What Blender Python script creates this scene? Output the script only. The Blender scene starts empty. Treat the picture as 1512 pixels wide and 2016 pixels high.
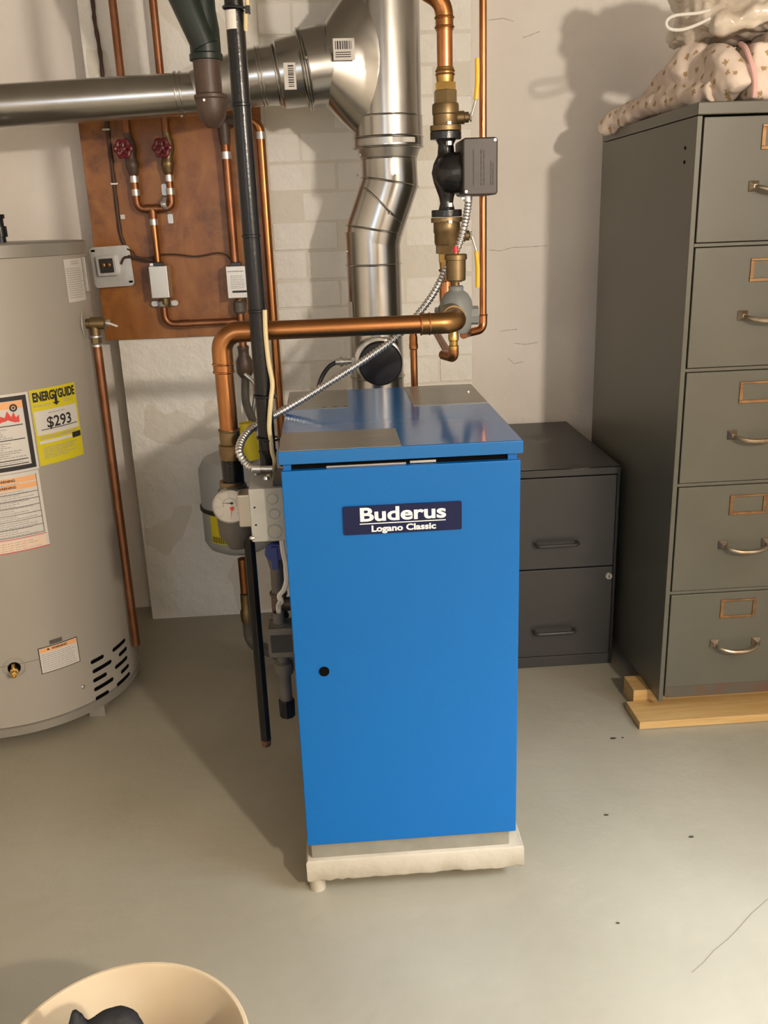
import bpy, bmesh, math, random
from mathutils import Vector as V, Matrix
random.seed(7)
PI = math.pi
C = bpy.context.scene.collection
S = bpy.context.scene

# ------------------------------------------------------------------ camera
FPX, PITCH, ROLL, YAW, HC = 1772.7, math.radians(17.873), math.radians(-2.0456), math.radians(3.118), 1.30
fw = V((math.sin(YAW)*math.cos(PITCH), math.cos(YAW)*math.cos(PITCH), -math.sin(PITCH)))
_r = fw.cross(V((0, 0, 1))).normalized(); _u = _r.cross(fw)
rt = math.cos(ROLL)*_r + math.sin(ROLL)*_u
up = -math.sin(ROLL)*_r + math.cos(ROLL)*_u
CAM = V((0, 0, HC))
cd = bpy.data.cameras.new('camera'); cam = bpy.data.objects.new('camera', cd); C.objects.link(cam)
cam.matrix_world = Matrix(((rt.x, up.x, -fw.x, 0), (rt.y, up.y, -fw.y, 0), (rt.z, up.z, -fw.z, HC), (0, 0, 0, 1)))
cd.sensor_fit = 'VERTICAL'; cd.sensor_height = 36; cd.lens = FPX/2016*36
cd.clip_start = .02
S.camera = cam

# ------------------------------------------------------------------ world, exposure, daylight, added cool fill
w = bpy.data.worlds.new('world'); S.world = w; w.use_nodes = True
w.node_tree.nodes['Background'].inputs[0].default_value = (.62, .78, 1, 1)
w.node_tree.nodes['Background'].inputs[1].default_value = .9
S.view_settings.view_transform = 'Standard'; S.view_settings.look = 'None'
S.view_settings.gamma = 1; S.view_settings.use_curve_mapping = False
S.view_settings.exposure = 0.55

def light(name, kind, loc, energy, color, **k):
    d = bpy.data.lights.new(name, kind); d.energy = energy; d.color = color
    for a, b in k.items(): setattr(d, a, b)
    o = bpy.data.objects.new(name, d); C.objects.link(o); o.location = loc
    return o
LAMP = V((1.10, -.60, 1.74))
LAMP2 = V((-.75, -1.25, 1.95))
light('lamp_light', 'POINT', LAMP, 112, (1, .875, .735), shadow_soft_size=.045)
light('lamp_light_far', 'POINT', LAMP2, 3, (1, .86, .70), shadow_soft_size=.06)
# daylight coming in at the window in the right wall
wl = light('window_light', 'AREA', (1.74, .62, 1.36), 9.5, (.76, .87, 1), shape='RECTANGLE', size=.86, size_y=.66, spread=math.radians(62))
wl.rotation_euler = (V((.80, 1.02, 0))-wl.location).to_track_quat('-Z', 'Y').to_euler()
fill2 = light('cool_fill_light', 'AREA', (-.9, -2.34, 1.45), 7, (.62, .79, 1), shape='RECTANGLE', size=.9, size_y=.6)  # unseen area light behind the camera, added as cool fill for the shadows
fill2.rotation_euler = (math.radians(85), 0, 0)

# ------------------------------------------------------------------ pixel helpers (a pixel gives a direction, a plane gives the distance)
def ray(x, y): return (x-756)/FPX*rt - (y-1008)/FPX*up + fw
def U(x, y, Y): d = ray(x, y); return CAM + d*(Y/d.y)
def UZ(x, y, z): d = ray(x, y); return CAM + d*((z-HC)/d.z)
def RAD(wpx, p): return wpx/2*((p-CAM).dot(fw))/FPX

# ------------------------------------------------------------------ mesh helpers
class MB:
    def __init__(s): s.v = []; s.f = []
    def add(s, vs, fs):
        n = len(s.v); s.v += [V(p) for p in vs]; s.f += [tuple(i+n for i in q) for q in fs]; return s
    def box(s, a, b):
        x0, y0, z0 = (min(a[i], b[i]) for i in range(3)); x1, y1, z1 = (max(a[i], b[i]) for i in range(3))
        return s.add([(x0,y0,z0),(x1,y0,z0),(x1,y1,z0),(x0,y1,z0),(x0,y0,z1),(x1,y0,z1),(x1,y1,z1),(x0,y1,z1)],
                     [(0,3,2,1),(4,5,6,7),(0,1,5,4),(1,2,6,5),(2,3,7,6),(3,0,4,7)])
    def obox(s, c, ax, ay, az):
        c, ax, ay, az = V(c), V(ax), V(ay), V(az)
        return s.add([c-ax-ay-az, c+ax-ay-az, c+ax+ay-az, c-ax+ay-az, c-ax-ay+az, c+ax-ay+az, c+ax+ay+az, c-ax+ay+az],
                     [(0,3,2,1),(4,5,6,7),(0,1,5,4),(1,2,6,5),(2,3,7,6),(3,0,4,7)])
    def rings(s, rs, cap=True, closed=False):
        n = len(rs[0]); vs = [p for r in rs for p in r]; fs = []
        m = len(rs)
        for i in range(m if closed else m-1):
            j = (i+1) % m
            for k in range(n):
                l = (k+1) % n
                fs.append((i*n+k, i*n+l, j*n+l, j*n+k))
        if cap and not closed:
            fs.append(tuple(reversed(range(n)))); fs.append(tuple((m-1)*n+k for k in range(n)))
        return s.add(vs, fs)
    def rev(s, p0, axis, prof, seg=24, cap=True, phase=0.0):
        p0 = V(p0); a = V(axis).normalized(); e1 = a.orthogonal().normalized()
        if abs(a.z) > .9: e1 = V((1, 0, 0))
        e1 = (e1 - a*e1.dot(a)).normalized(); e2 = a.cross(e1)
        rs = [[p0+a*t+(e1*math.cos(2*PI*(k+phase)/seg)+e2*math.sin(2*PI*(k+phase)/seg))*r for k in range(seg)] for t, r in prof]
        return s.rings(rs, cap)
    def tube(s, path, r, seg=14, cap=True):
        path = [V(p) for p in path]; n = len(path)
        rr = r if isinstance(r, (list, tuple)) else [r]*n
        T = []
        for i in range(n):
            a = path[max(i-1, 0)]; b = path[min(i+1, n-1)]
            d = (path[min(i+1,n-1)]-path[i]).normalized() + (path[i]-path[max(i-1,0)]).normalized()
            T.append(d.normalized() if d.length > 1e-9 else (b-a).normalized())
        e = T[0].orthogonal().normalized(); rs = []
        for i in range(n):
            e = (e - T[i]*e.dot(T[i])).normalized(); g = T[i].cross(e)
            rs.append([path[i]+(e*math.cos(2*PI*k/seg)+g*math.sin(2*PI*k/seg))*rr[i] for k in range(seg)])
        return s.rings(rs, cap)
    def torus(s, c, axis, R, r, seg=28, ms=8):
        c = V(c); a = V(axis).normalized(); e1 = a.orthogonal().normalized(); e2 = a.cross(e1)
        rs = []
        for k in range(seg):
            d = e1*math.cos(2*PI*k/seg)+e2*math.sin(2*PI*k/seg)
            rs.append([c+d*(R+r*math.cos(2*PI*j/ms))+a*(r*math.sin(2*PI*j/ms)) for j in range(ms)])
        return s.rings(rs, False, True)
    def prism(s, poly, o, ax, ay, n, depth):
        o, ax, ay, n = V(o), V(ax), V(ay), V(n); m = len(poly)
        vs = [o+ax*p[0]+ay*p[1] for p in poly] + [o+ax*p[0]+ay*p[1]+n*depth for p in poly]
        return s.add(vs, [tuple(reversed(range(m))), tuple(range(m, 2*m))] + [(i, (i+1) % m, m+(i+1) % m, m+i) for i in range(m)])
    def ell(s, c, rx, ry, rz, seg=24, rg=14):
        c = V(c); vs = [c+V((0, 0, -rz))]; fs = []
        for i in range(1, rg):
            a = -PI/2+PI*i/rg
            for k in range(seg):
                b = 2*PI*k/seg; vs.append(c+V((rx*math.cos(a)*math.cos(b), ry*math.cos(a)*math.sin(b), rz*math.sin(a))))
        vs.append(c+V((0, 0, rz))); t = len(vs)-1
        for k in range(seg):
            l = (k+1) % seg
            fs.append((0, 1+l, 1+k)); fs.append((t, t-seg+k, t-seg+l))
            for i in range(rg-2): fs.append((1+i*seg+k, 1+i*seg+l, 1+(i+1)*seg+l, 1+(i+1)*seg+k))
        return s.add(vs, fs)

def rrect(x0, y0, x1, y1, r, n=5):
    p = []
    for cx, cy, a0 in ((x1-r, y1-r, 0), (x0+r, y1-r, 90), (x0+r, y0+r, 180), (x1-r, y0+r, 270)):
        for i in range(n+1):
            a = math.radians(a0+90*i/n); p.append((cx+r*math.cos(a), cy+r*math.sin(a)))
    return p
def fillet(pts, rad, n=8):
    pts = [V(p) for p in pts]; out = [pts[0]]
    for i in range(1, len(pts)-1):
        a, b, c = pts[i-1], pts[i], pts[i+1]
        d1 = (a-b).normalized(); d2 = (c-b).normalized(); ang = d1.angle(d2)
        t = min(rad/math.tan(ang/2), (a-b).length*.49, (c-b).length*.49); R = t*math.tan(ang/2)
        bis = (d1+d2).normalized(); cen = b+bis*(R/math.sin(ang/2))
        s0 = b+d1*t-cen; e0 = b+d2*t-cen
        for k in range(n+1):
            out.append(cen+s0.normalized().slerp(e0.normalized(), k/n)*R)
    out.append(pts[-1]); return out
def spline(pts, n=8):
    pts = [V(p) for p in pts]; q = [2*pts[0]-pts[1]]+pts+[2*pts[-1]-pts[-2]]; out = []
    for i in range(1, len(q)-2):
        p0, p1, p2, p3 = q[i-1:i+3]
        for k in range(n):
            t = k/n
            out.append(.5*((2*p1)+(p2-p0)*t+(2*p0-5*p1+4*p2-p3)*t*t+(3*p1-p0-3*p2+p3)*t**3))
    out.append(pts[-1]); return out

def wloc(o):
    l = V((0, 0, 0))
    while o: l += o.location; o = o.parent
    return l
STUFF = ('small_print', 'print', 'scale_marks', 'hatching', 'barcode')
def obj(name, mb, m, parent=None, bevel=0, smooth=35, origin=None, seg=2):
    me = bpy.data.meshes.new(name)
    if parent is not None: off = wloc(parent)
    elif origin is not None: off = V(origin)
    else:
        xs = [p.x for p in mb.v]; ys = [p.y for p in mb.v]; zs = [p.z for p in mb.v]
        off = V(((min(xs)+max(xs))/2, (min(ys)+max(ys))/2, min(zs)))
    me.from_pydata([p-off for p in mb.v], [], mb.f)
    bm = bmesh.new(); bm.from_mesh(me); bmesh.ops.recalc_face_normals(bm, faces=bm.faces); bm.to_mesh(me); bm.free()
    me.materials.append(M[m])
    me.polygons.foreach_set('use_smooth', [True]*len(me.polygons))
    me.set_sharp_from_angle(angle=math.radians(smooth))
    o = bpy.data.objects.new(name, me); C.objects.link(o)
    if parent is not None: o.parent = parent
    else: o.location = off
    if name in STUFF: o['kind'] = 'stuff'
    if bevel:
        b = o.modifiers.new('bevel', 'BEVEL'); b.width = bevel; b.segments = seg; b.limit_method = 'ANGLE'; b.angle_limit = math.radians(40); b.harden_normals = True
    return o
def thing(name, loc, label, cat, group=None):
    o = bpy.data.objects.new(name, None); C.objects.link(o); o.location = V(loc); o.empty_display_size = .05
    return tag(o, label, cat, group)
def tag(o, label, cat, group=None):
    o['label'] = label; o['category'] = cat
    if group: o['group'] = group
    return o
def struct(o): o['kind'] = 'structure'; return o
def text2d(t, size, bold=0.0, sx=1.0, align='CENTER', res=4):
    c = bpy.data.curves.new('t', 'FONT'); c.body = t; c.size = size; c.align_x = align; c.align_y = 'CENTER'; c.offset = bold*size; c.resolution_u = res
    o = bpy.data.objects.new('t', c); C.objects.link(o)
    dg = bpy.context.evaluated_depsgraph_get(); me = o.evaluated_get(dg).to_mesh()
    vs = [(p.co.x*sx, p.co.y) for p in me.vertices]; fs = [tuple(q.vertices) for q in me.polygons]
    o.evaluated_get(dg).to_mesh_clear(); bpy.data.objects.remove(o); bpy.data.curves.remove(c)
    return vs, fs
def flat(mb, t2, fn, u=0, v=0):
    vs, fs = t2; return mb.add([fn(p[0]+u, p[1]+v) for p in vs], fs)
def bar2d(mb, fn, u0, v0, u1, v1, n=1):
    vs = []; fs = []
    for i in range(n+1):
        u = u0+(u1-u0)*i/n; vs += [fn(u, v0), fn(u, v1)]
    for i in range(n): fs.append((2*i, 2*i+2, 2*i+3, 2*i+1))
    return mb.add(vs, fs)

# ------------------------------------------------------------------ materials
M = {}
def mat(name, col, rough=.5, metal=0, col2=None, scale=8, detail=4, contrast=(.35, .65), bump=0, bscale=60, coat=0, spec=.5, rvar=0, kind='noise', stretch=(1, 1, 1), emit=None, trans=0, alpha=1):
    m = bpy.data.materials.new(name); m.use_nodes = True; nt = m.node_tree; b = nt.nodes['Principled BSDF']
    I = b.inputs
    I['Base Color'].default_value = (*col, 1); I['Roughness'].default_value = rough; I['Metallic'].default_value = metal
    I['Specular IOR Level'].default_value = spec; I['Coat Weight'].default_value = coat; I['Coat Roughness'].default_value = .12
    I['Transmission Weight'].default_value = trans; I['Alpha'].default_value = alpha
    if emit: I['Emission Color'].default_value = (*emit[:3], 1); I['Emission Strength'].default_value = emit[3]
    if col2 or bump or rvar:
        tc = nt.nodes.new('ShaderNodeTexCoord'); mp = nt.nodes.new('ShaderNodeMapping'); mp.inputs['Scale'].default_value = stretch
        nt.links.new(tc.outputs['Object'], mp.inputs[0])
    if col2 or rvar:
        if kind == 'voronoi':
            tx = nt.nodes.new('ShaderNodeTexVoronoi'); tx.inputs['Scale'].default_value = scale; src = tx.outputs['Color']
        else:
            tx = nt.nodes.new('ShaderNodeTexNoise'); tx.inputs['Scale'].default_value = scale; tx.inputs['Detail'].default_value = detail; src = tx.outputs['Fac']
        nt.links.new(mp.outputs[0], tx.inputs['Vector'])
        rp = nt.nodes.new('ShaderNodeValToRGB'); rp.color_ramp.elements[0].position, rp.color_ramp.elements[1].position = contrast
        rp.color_ramp.elements[0].color = (*col, 1); rp.color_ramp.elements[1].color = (*(col2 or col), 1)
        nt.links.new(src, rp.inputs[0])
        if col2: nt.links.new(rp.outputs[0], I['Base Color'])
        if rvar:
            mr = nt.nodes.new('ShaderNodeMapRange'); mr.inputs['To Min'].default_value = rough-rvar; mr.inputs['To Max'].default_value = rough+rvar
            nt.links.new(src, mr.inputs[0]); nt.links.new(mr.outputs[0], I['Roughness'])
    if bump:
        n2 = nt.nodes.new('ShaderNodeTexNoise'); n2.inputs['Scale'].default_value = bscale; n2.inputs['Detail'].default_value = 6
        nt.links.new(mp.outputs[0], n2.inputs['Vector'])
        bp = nt.nodes.new('ShaderNodeBump'); bp.inputs['Strength'].default_value = 1; bp.inputs['Distance'].default_value = bump
        nt.links.new(n2.outputs['Fac'], bp.inputs['Height']); nt.links.new(bp.outputs[0], I['Normal'])
    M[name] = m; return m
mat('floor', (.315, .288, .218), .40, col2=(.37, .342, .264), scale=2.2, bump=.004, bscale=9, rvar=.08)
mat('plaster_crack', (.45, .39, .33), .8)
mat('crack', (.22, .18, .14), .8)
mat('breast', (.85, .83, .77), .62, col2=(.90, .885, .83), scale=5, bump=.011, bscale=22)
mat('plaster', (.83, .775, .715), .65, col2=(.89, .84, .78), scale=3, bump=.012, bscale=8)
mat('mortar', (.78, .745, .66), .7, bump=.004, bscale=40)
mat('ceiling', (.42, .39, .34), .8)
mat('blue', (.0006, .112, .375), .36, col2=(.0008, .118, .39), scale=300, spec=.35)
mat('blue_lid', (.004, .118, .37), .13, spec=.6, rvar=.02, scale=3)
mat('navy', (.006, .010, .050), .4, spec=.25)
mat('zinc_bright', (.66, .67, .67), .38, .45, col2=(.56, .57, .57), scale=30)
mat('copper_elbow', (.33, .185, .07), .34, .95, col2=(.26, .14, .05), scale=8)
mat('ink_white', (.85, .83, .78), .5)
mat('gap', (.003, .003, .003), .8, spec=.05)
mat('plate', (.27, .255, .22), .33, .55, col2=(.22, .21, .185), scale=4, stretch=(3, 30, 3), detail=3)
mat('galv', (.43, .42, .395), .25, 1, col2=(.49, .48, .45), scale=9, rvar=.03)
mat('galv_dull', (.48, .47, .44), .38, 1, col2=(.60, .59, .56), scale=14, rvar=.08)
mat('zinc', (.70, .70, .69), .34, .95, col2=(.58, .58, .57), scale=40)
mat('base_metal', (.24, .225, .18), .45, .2, col2=(.28, .265, .215), scale=20)
mat('copper', (.42, .185, .068), .3, 1, col2=(.34, .145, .055), scale=9, rvar=.08)
mat('copper_new', (.62, .27, .12), .24, 1, col2=(.48, .20, .085), scale=12)
mat('copper_aged', (.24, .095, .045), .42, .9, col2=(.33, .15, .075), scale=14)
mat('brass', (.60, .40, .13), .3, 1, col2=(.48, .31, .10), scale=20)
mat('brass_dull', (.235, .165, .08), .40, .85, col2=(.19, .13, .062), scale=16)
mat('iron_black', (.006, .006, .007), .22, col2=(.010, .010, .010), scale=20, bump=.0004, bscale=120, spec=.35)
mat('iron_rust', (.16, .07, .03), .7, col2=(.05, .03, .02), scale=60)
mat('pump_black', (.010, .010, .011), .24, bump=.0005, bscale=160)
mat('bronze', (.032, .023, .020), .45, 0, col2=(.037, .027, .024), scale=20)
mat('bronze_ink', (.03, .024, .02), .6)
mat('cast_brown', (.085, .052, .035), .45, col2=(.065, .04, .03), scale=24, bump=.001, bscale=60)
mat('green_paint', (.008, .016, .012), .36, col2=(.016, .026, .020), scale=16)
mat('iron_grey', (.115, .105, .09), .5, col2=(.085, .075, .065), scale=22)
mat('scoop', (.175, .19, .19), .5, col2=(.21, .225, .22), scale=14)
mat('exp_tank', (.36, .375, .375), .4)
mat('box_grey', (.31, .305, .27), .42, col2=(.34, .335, .30), scale=18)
mat('nickel', (.55, .52, .46), .33, .8)
mat('dark', (.02, .018, .016), .6)
mat('plastic_black', (.012, .013, .018), .3)
mat('plastic_blue', (.015, .035, .20), .35)
mat('cable_cream', (.62, .51, .29), .5)
mat('cable_white', (.60, .56, .48), .5)
mat('cable_brown', (.06, .028, .016), .6)
mat('cable_stripe', (.16, .05, .04), .5)
mat('tank', (.355, .325, .275), .4, col2=(.375, .345, .295), scale=2, rvar=.03)
mat('tank_band', (.32, .30, .26), .4, .35)
mat('yellow', (.66, .56, .02), .5)
mat('paper', (.66, .63, .58), .55)
mat('ink', (.022, .02, .02), .6)
mat('ink_grey', (.36, .34, .32), .6)
mat('orange', (.86, .44, .19), .55)
mat('flame_red', (.68, .07, .05), .55)
mat('pink_paper', (.82, .62, .48), .55)
mat('cab_green', (.092, .088, .066), .38, col2=(.102, .097, .074), scale=6, rvar=.06)
mat('cab_dark', (.034, .034, .034), .36, col2=(.040, .039, .038), scale=6)
mat('edge_silver', (.6, .57, .5), .35, .8)
mat('rust_brass', (.30, .17, .075), .4, .75, col2=(.20, .11, .055), scale=50)
mat('handle_steel', (.36, .31, .24), .36, .85, col2=(.26, .19, .12), scale=40)
mat('rust', (.085, .075, .055), .6, col2=(.115, .058, .035), scale=14, contrast=(.45, .6))
mat('slab', (.42, .375, .29), .6, col2=(.47, .42, .33), scale=12, bump=.0012, bscale=60)
mat('tub', (.66, .55, .38), .38, col2=(.60, .47, .32), scale=5)
mat('black_cloth', (.012, .012, .014), .7, bump=.002, bscale=90)
mat('handle_red', (.13, .010, .018), .3)
mat('red', (.62, .03, .05), .4)
mat('yellow_grip', (.82, .50, .03), .4)
mat('quilt_edge', (.70, .42, .38), .8)
mat('glass', (.9, .95, 1), .05, trans=1)
mat('bulb', (1, .9, .75), .5, emit=(1, .82, .6, 25))
mat('white_trim', (.7, .68, .64), .5)
mat('debris', (.05, .035, .025), .8)
def wood(name, c1, c2, axis, scale, rough=.5, dist=3.0, stain=None):
    m = bpy.data.materials.new(name); m.use_nodes = True; nt = m.node_tree; b = nt.nodes['Principled BSDF']
    tc = nt.nodes.new('ShaderNodeTexCoord'); mp = nt.nodes.new('ShaderNodeMapping'); mp.inputs['Scale'].default_value = axis
    n1 = nt.nodes.new('ShaderNodeTexNoise'); n1.inputs['Scale'].default_value = scale; n1.inputs['Detail'].default_value = 6; n1.inputs['Distortion'].default_value = dist
    rp = nt.nodes.new('ShaderNodeValToRGB'); rp.color_ramp.elements[0].position = .35; rp.color_ramp.elements[1].position = .68
    rp.color_ramp.elements[0].color = (*c1, 1); rp.color_ramp.elements[1].color = (*c2, 1)
    nt.links.new(tc.outputs['Object'], mp.inputs[0]); nt.links.new(mp.outputs[0], n1.inputs['Vector']); nt.links.new(n1.outputs['Fac'], rp.inputs[0])
    last = rp.outputs[0]
    if stain:
        n2 = nt.nodes.new('ShaderNodeTexNoise'); n2.inputs['Scale'].default_value = 7; n2.inputs['Detail'].default_value = 8; n2.inputs['Roughness'].default_value = .65
        nt.links.new(tc.outputs['Object'], n2.inputs['Vector'])
        r2 = nt.nodes.new('ShaderNodeValToRGB'); r2.color_ramp.elements[0].position = .5; r2.color_ramp.elements[1].position = .68
        r2.color_ramp.elements[0].color = (1, 1, 1, 1); r2.color_ramp.elements[1].color = (*stain, 1)
        mx = nt.nodes.new('ShaderNodeMix'); mx.data_type = 'RGBA'; mx.blend_type = 'MULTIPLY'; mx.inputs['Factor'].default_value = 1
        nt.links.new(n2.outputs['Fac'], r2.inputs[0]); nt.links.new(last, mx.inputs['A']); nt.links.new(r2.outputs[0], mx.inputs['B']); last = mx.outputs['Result']
    nt.links.new(last, b.inputs['Base Color']); b.inputs['Roughness'].default_value = rough
    M[name] = m
wood('plywood', (.27, .095, .02), (.38, .155, .036), (3, 1, 1.2), 3.0, .38, 2.2, (.42, .36, .33))
wood('pine', (.50, .31, .11), (.60, .40, .17), (1.5, 14, 14), 3.5, .55, .6)
def quilt_mat(name, base, spot):
    m = bpy.data.materials.new(name); m.use_nodes = True; nt = m.node_tree; b = nt.nodes['Principled BSDF']
    tc = nt.nodes.new('ShaderNodeTexCoord')
    vo = nt.nodes.new('ShaderNodeTexVoronoi'); vo.inputs['Scale'].default_value = 26; vo.inputs['Randomness'].default_value = .5
    no = nt.nodes.new('ShaderNodeTexNoise'); no.inputs['Scale'].default_value = 190; no.inputs['Detail'].default_value = 2
    vo.voronoi_dimensions = '2D'
    dx = nt.nodes.new('ShaderNodeVectorMath'); dx.operation = 'DOT_PRODUCT'; dx.inputs[1].default_value = (1, -.75, .1)
    dy = nt.nodes.new('ShaderNodeVectorMath'); dy.operation = 'DOT_PRODUCT'; dy.inputs[1].default_value = (.1, .35, 1)
    cx = nt.nodes.new('ShaderNodeCombineXYZ')
    nt.links.new(tc.outputs['Object'], dx.inputs[0]); nt.links.new(tc.outputs['Object'], dy.inputs[0])
    nt.links.new(dx.outputs['Value'], cx.inputs[0]); nt.links.new(dy.outputs['Value'], cx.inputs[1]); nt.links.new(cx.outputs[0], vo.inputs['Vector'])
    nt.links.new(tc.outputs['Object'], no.inputs['Vector'])
    a = nt.nodes.new('ShaderNodeMath'); a.operation = 'MULTIPLY_ADD'; a.inputs[1].default_value = .5
    nt.links.new(no.outputs['Fac'], a.inputs[0]); nt.links.new(vo.outputs['Distance'], a.inputs[2])
    rp = nt.nodes.new('ShaderNodeValToRGB'); e = rp.color_ramp.elements
    e[0].position = .385; e[0].color = (*spot, 1); e[1].position = .415; e[1].color = (*base, 1)
    nt.links.new(a.outputs[0], rp.inputs[0]); nt.links.new(rp.outputs[0], b.inputs['Base Color']); b.inputs['Roughness'].default_value = .85
    M[name] = m
quilt_mat('quilt', (.72, .60, .51), (.40, .27, .13))
mat('bag', (.74, .66, .55), .2, col2=(.50, .42, .33), scale=14, spec=.7)

# ================================================================== the setting
YB, YR, XL, XR, YF, ZC = 2.943, 3.055, -1.95, 1.80, -2.4, 2.16
XB0, XB1 = -.665, .470                      # chimney breast
fl = struct(obj('floor', MB().box((XL-.1, YF-.1, -.1), (XR+.1, YR+.1, 0)), 'floor', origin=(0, 0, 0)))
struct(obj('ceiling', MB().box((XL-.1, YF-.1, ZC), (XR+.1, YR+.1, ZC+.08)), 'ceiling', origin=(0, 0, 0)))
struct(obj('wall_back', MB().box((XL-.1, YR, 0), (XR+.1, YR+.1, ZC)), 'plaster', origin=(0, 0, 0)))
struct(obj('wall_left', MB().box((XL-.1, YF, 0), (XL, YR, ZC)), 'plaster', origin=(0, 0, 0)))
ux0, ux1, uz0, uz1 = -1.38, -.42, 1.12, 1.78  # front wall opening, made for the added fill window
struct(obj('wall_front', MB().box((XL-.1, YF-.1, 0), (ux0, YF, ZC)).box((ux1, YF-.1, 0), (XR+.1, YF, ZC)).box((ux0, YF-.1, 0), (ux1, YF, uz0)).box((ux0, YF-.1, uz1), (ux1, YF, ZC)), 'plaster', origin=(0, 0, 0)))
wn = struct(obj('fill_window', MB().box((ux0, YF-.07, uz0), (ux0+.04, YF-.02, uz1)).box((ux1-.04, YF-.07, uz0), (ux1, YF-.02, uz1)).box((ux0, YF-.07, uz0), (ux1, YF-.02, uz0+.04)).box((ux0, YF-.07, uz1-.04), (ux1, YF-.02, uz1)), 'white_trim', origin=(0, 0, 0)))  # unseen window frame, added to go with the cool fill light
obj('pane', MB().box((ux0+.04, YF-.05, uz0+.04), (ux1-.04, YF-.045, uz1-.04)), 'glass', wn)
wy0, wy1, wz0, wz1 = .15, 1.09, 1.0, 1.72
m = MB().box((XR, YF, 0), (XR+.12, wy0, ZC)).box((XR, wy1, 0), (XR+.12, YR, ZC)).box((XR, wy0, 0), (XR+.12, wy1, wz0)).box((XR, wy0, wz1), (XR+.12, wy1, ZC))
struct(obj('wall_right', m, 'plaster', origin=(0, 0, 0)))
m = MB()
for a, b in (((XR+.02, wy0, wz0), (XR+.08, wy0+.04, wz1)), ((XR+.02, wy1-.04, wz0), (XR+.08, wy1, wz1)), ((XR+.02, wy0, wz0), (XR+.08, wy1, wz0+.04)), ((XR+.02, wy0, wz1-.04), (XR+.08, wy1, wz1))): m.box(a, b)
wn = struct(obj('window_1', m, 'white_trim', origin=(0, 0, 0)))
obj('pane', MB().box((XR+.045, wy0+.04, wz0+.04), (XR+.05, wy1-.04, wz1-.04)), 'glass', wn)
obj('muntin', MB().box((XR+.03, (wy0+wy1)/2-.012, wz0+.04), (XR+.07, (wy0+wy1)/2+.012, wz1-.04)), 'white_trim', wn)
# chimney breast: plastered to the left, bare painted bricks to the right
XJ = -.158
br = struct(obj('wall_chimney', MB().box((XB0, YB+.0020, 0), (XB1-.004, YR, ZC)), 'mortar', origin=(0, 0, 0)))
# plaster skin with an uneven surface
def bumpy(x0, x1, z0, z1, y, nx, nz, amp, sd):
    r = random.Random(sd); mb = MB(); vs = []
    from mathutils import noise
    for j in range(nz+1):
        for i in range(nx+1):
            x = x0+(x1-x0)*i/nx; z = z0+(z1-z0)*j/nz
            d = noise.noise(V((x*5, sd, z*5)))*amp+noise.noise(V((x*16, sd+9, z*16)))*amp*.4
            if i in (0, nx) or j in (0, nz): d = 0
            vs.append((x, y+d, z))
    fs = [(j*(nx+1)+i, j*(nx+1)+i+1, (j+1)*(nx+1)+i+1, (j+1)*(nx+1)+i) for j in range(nz) for i in range(nx)]
    n = len(vs); back = [(x0, YB+.02, z0), (x1, YB+.02, z0), (x1, YB+.02, z1), (x0, YB+.02, z1)]
    return mb.add(vs, fs)
obj('plaster_coat', bumpy(XB0, XJ, 0, ZC, YB, 46, 120, .007, 3), 'breast', br, smooth=80)
obj('plaster_edge', MB().box((XB0, YB, 0), (XB0+.003, YR, ZC)), 'breast', br)
CH, BL = .0868, .208
rb = random.Random(11); row = 0; z = .008
while z < ZC-.02:
    h = CH-.006+rb.uniform(-.002, .002); x = XJ+.004-(BL*.5 if row % 2 else 0)*1.0
    if row % 2: x = XJ+.004-BL*.52
    while x < XB1-.02:
        x0 = max(x, XJ+.003); x1 = min(x+BL-.006+rb.uniform(-.006, .006), XB1)
        if XB1-x1 < .03: x1 = XB1
        if x1-x0 > .02:
            dz = rb.uniform(-.0015, .0015); y0 = YB+rb.uniform(-.0025, .0025)
            obj('brick', MB().box((x0, y0, z+dz), (x1, YB+.03, min(z+h+dz, ZC))), 'breast', br, bevel=.0032, seg=2)
        x = x1+.006
    z += CH; row += 1
# crack in the floor paint
cp = [UZ(1512, 1770, 0), UZ(1478, 1800, 0), UZ(1450, 1832, 0), UZ(1432, 1850, 0), UZ(1405, 1872, 0), UZ(1385, 1895, 0), UZ(1362, 1915, 0)]
m = MB()
for a, b in zip(cp, cp[1:]):
    t = (b-a).normalized(); n = V((-t.y, t.x, 0))*.0008
    m.add([a-n+V((0,0,.0006)), a+n+V((0,0,.0006)), b+n+V((0,0,.0006)), b-n+V((0,0,.0006))], [(0, 1, 2, 3)])
obj('crack', m, 'crack', fl)

wb = bpy.data.objects['wall_back']; rc = random.Random(8)
for pts in (((962, 492), (985, 494), (1010, 487), (1040, 486), (1078, 484)), ((985, 652), (1000, 650), (1018, 648)), ((1012, 676), (1035, 678), (1058, 674)), ((1030, 74), (1042, 70), (1062, 62)), ((1000, 705), (1012, 716), (1030, 712)), ((960, 40), (990, 36), (1012, 42))):
    pp = [U(x, y, YR-.0006) for x, y in pts]; m = MB()
    for a, b_ in zip(pp, pp[1:]):
        n_ = 4
        for i in range(n_):
            q0 = a+(b_-a)*(i/n_); q1 = a+(b_-a)*((i+1)/n_); hw = .0006+.0006*rc.random(); k_ = V((0, 0, hw))
            m.add([q0-k_, q1-k_, q1+k_, q0+k_], [(0, 1, 2, 3)])
    obj('crack', m, 'plaster_crack', wb)

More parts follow.
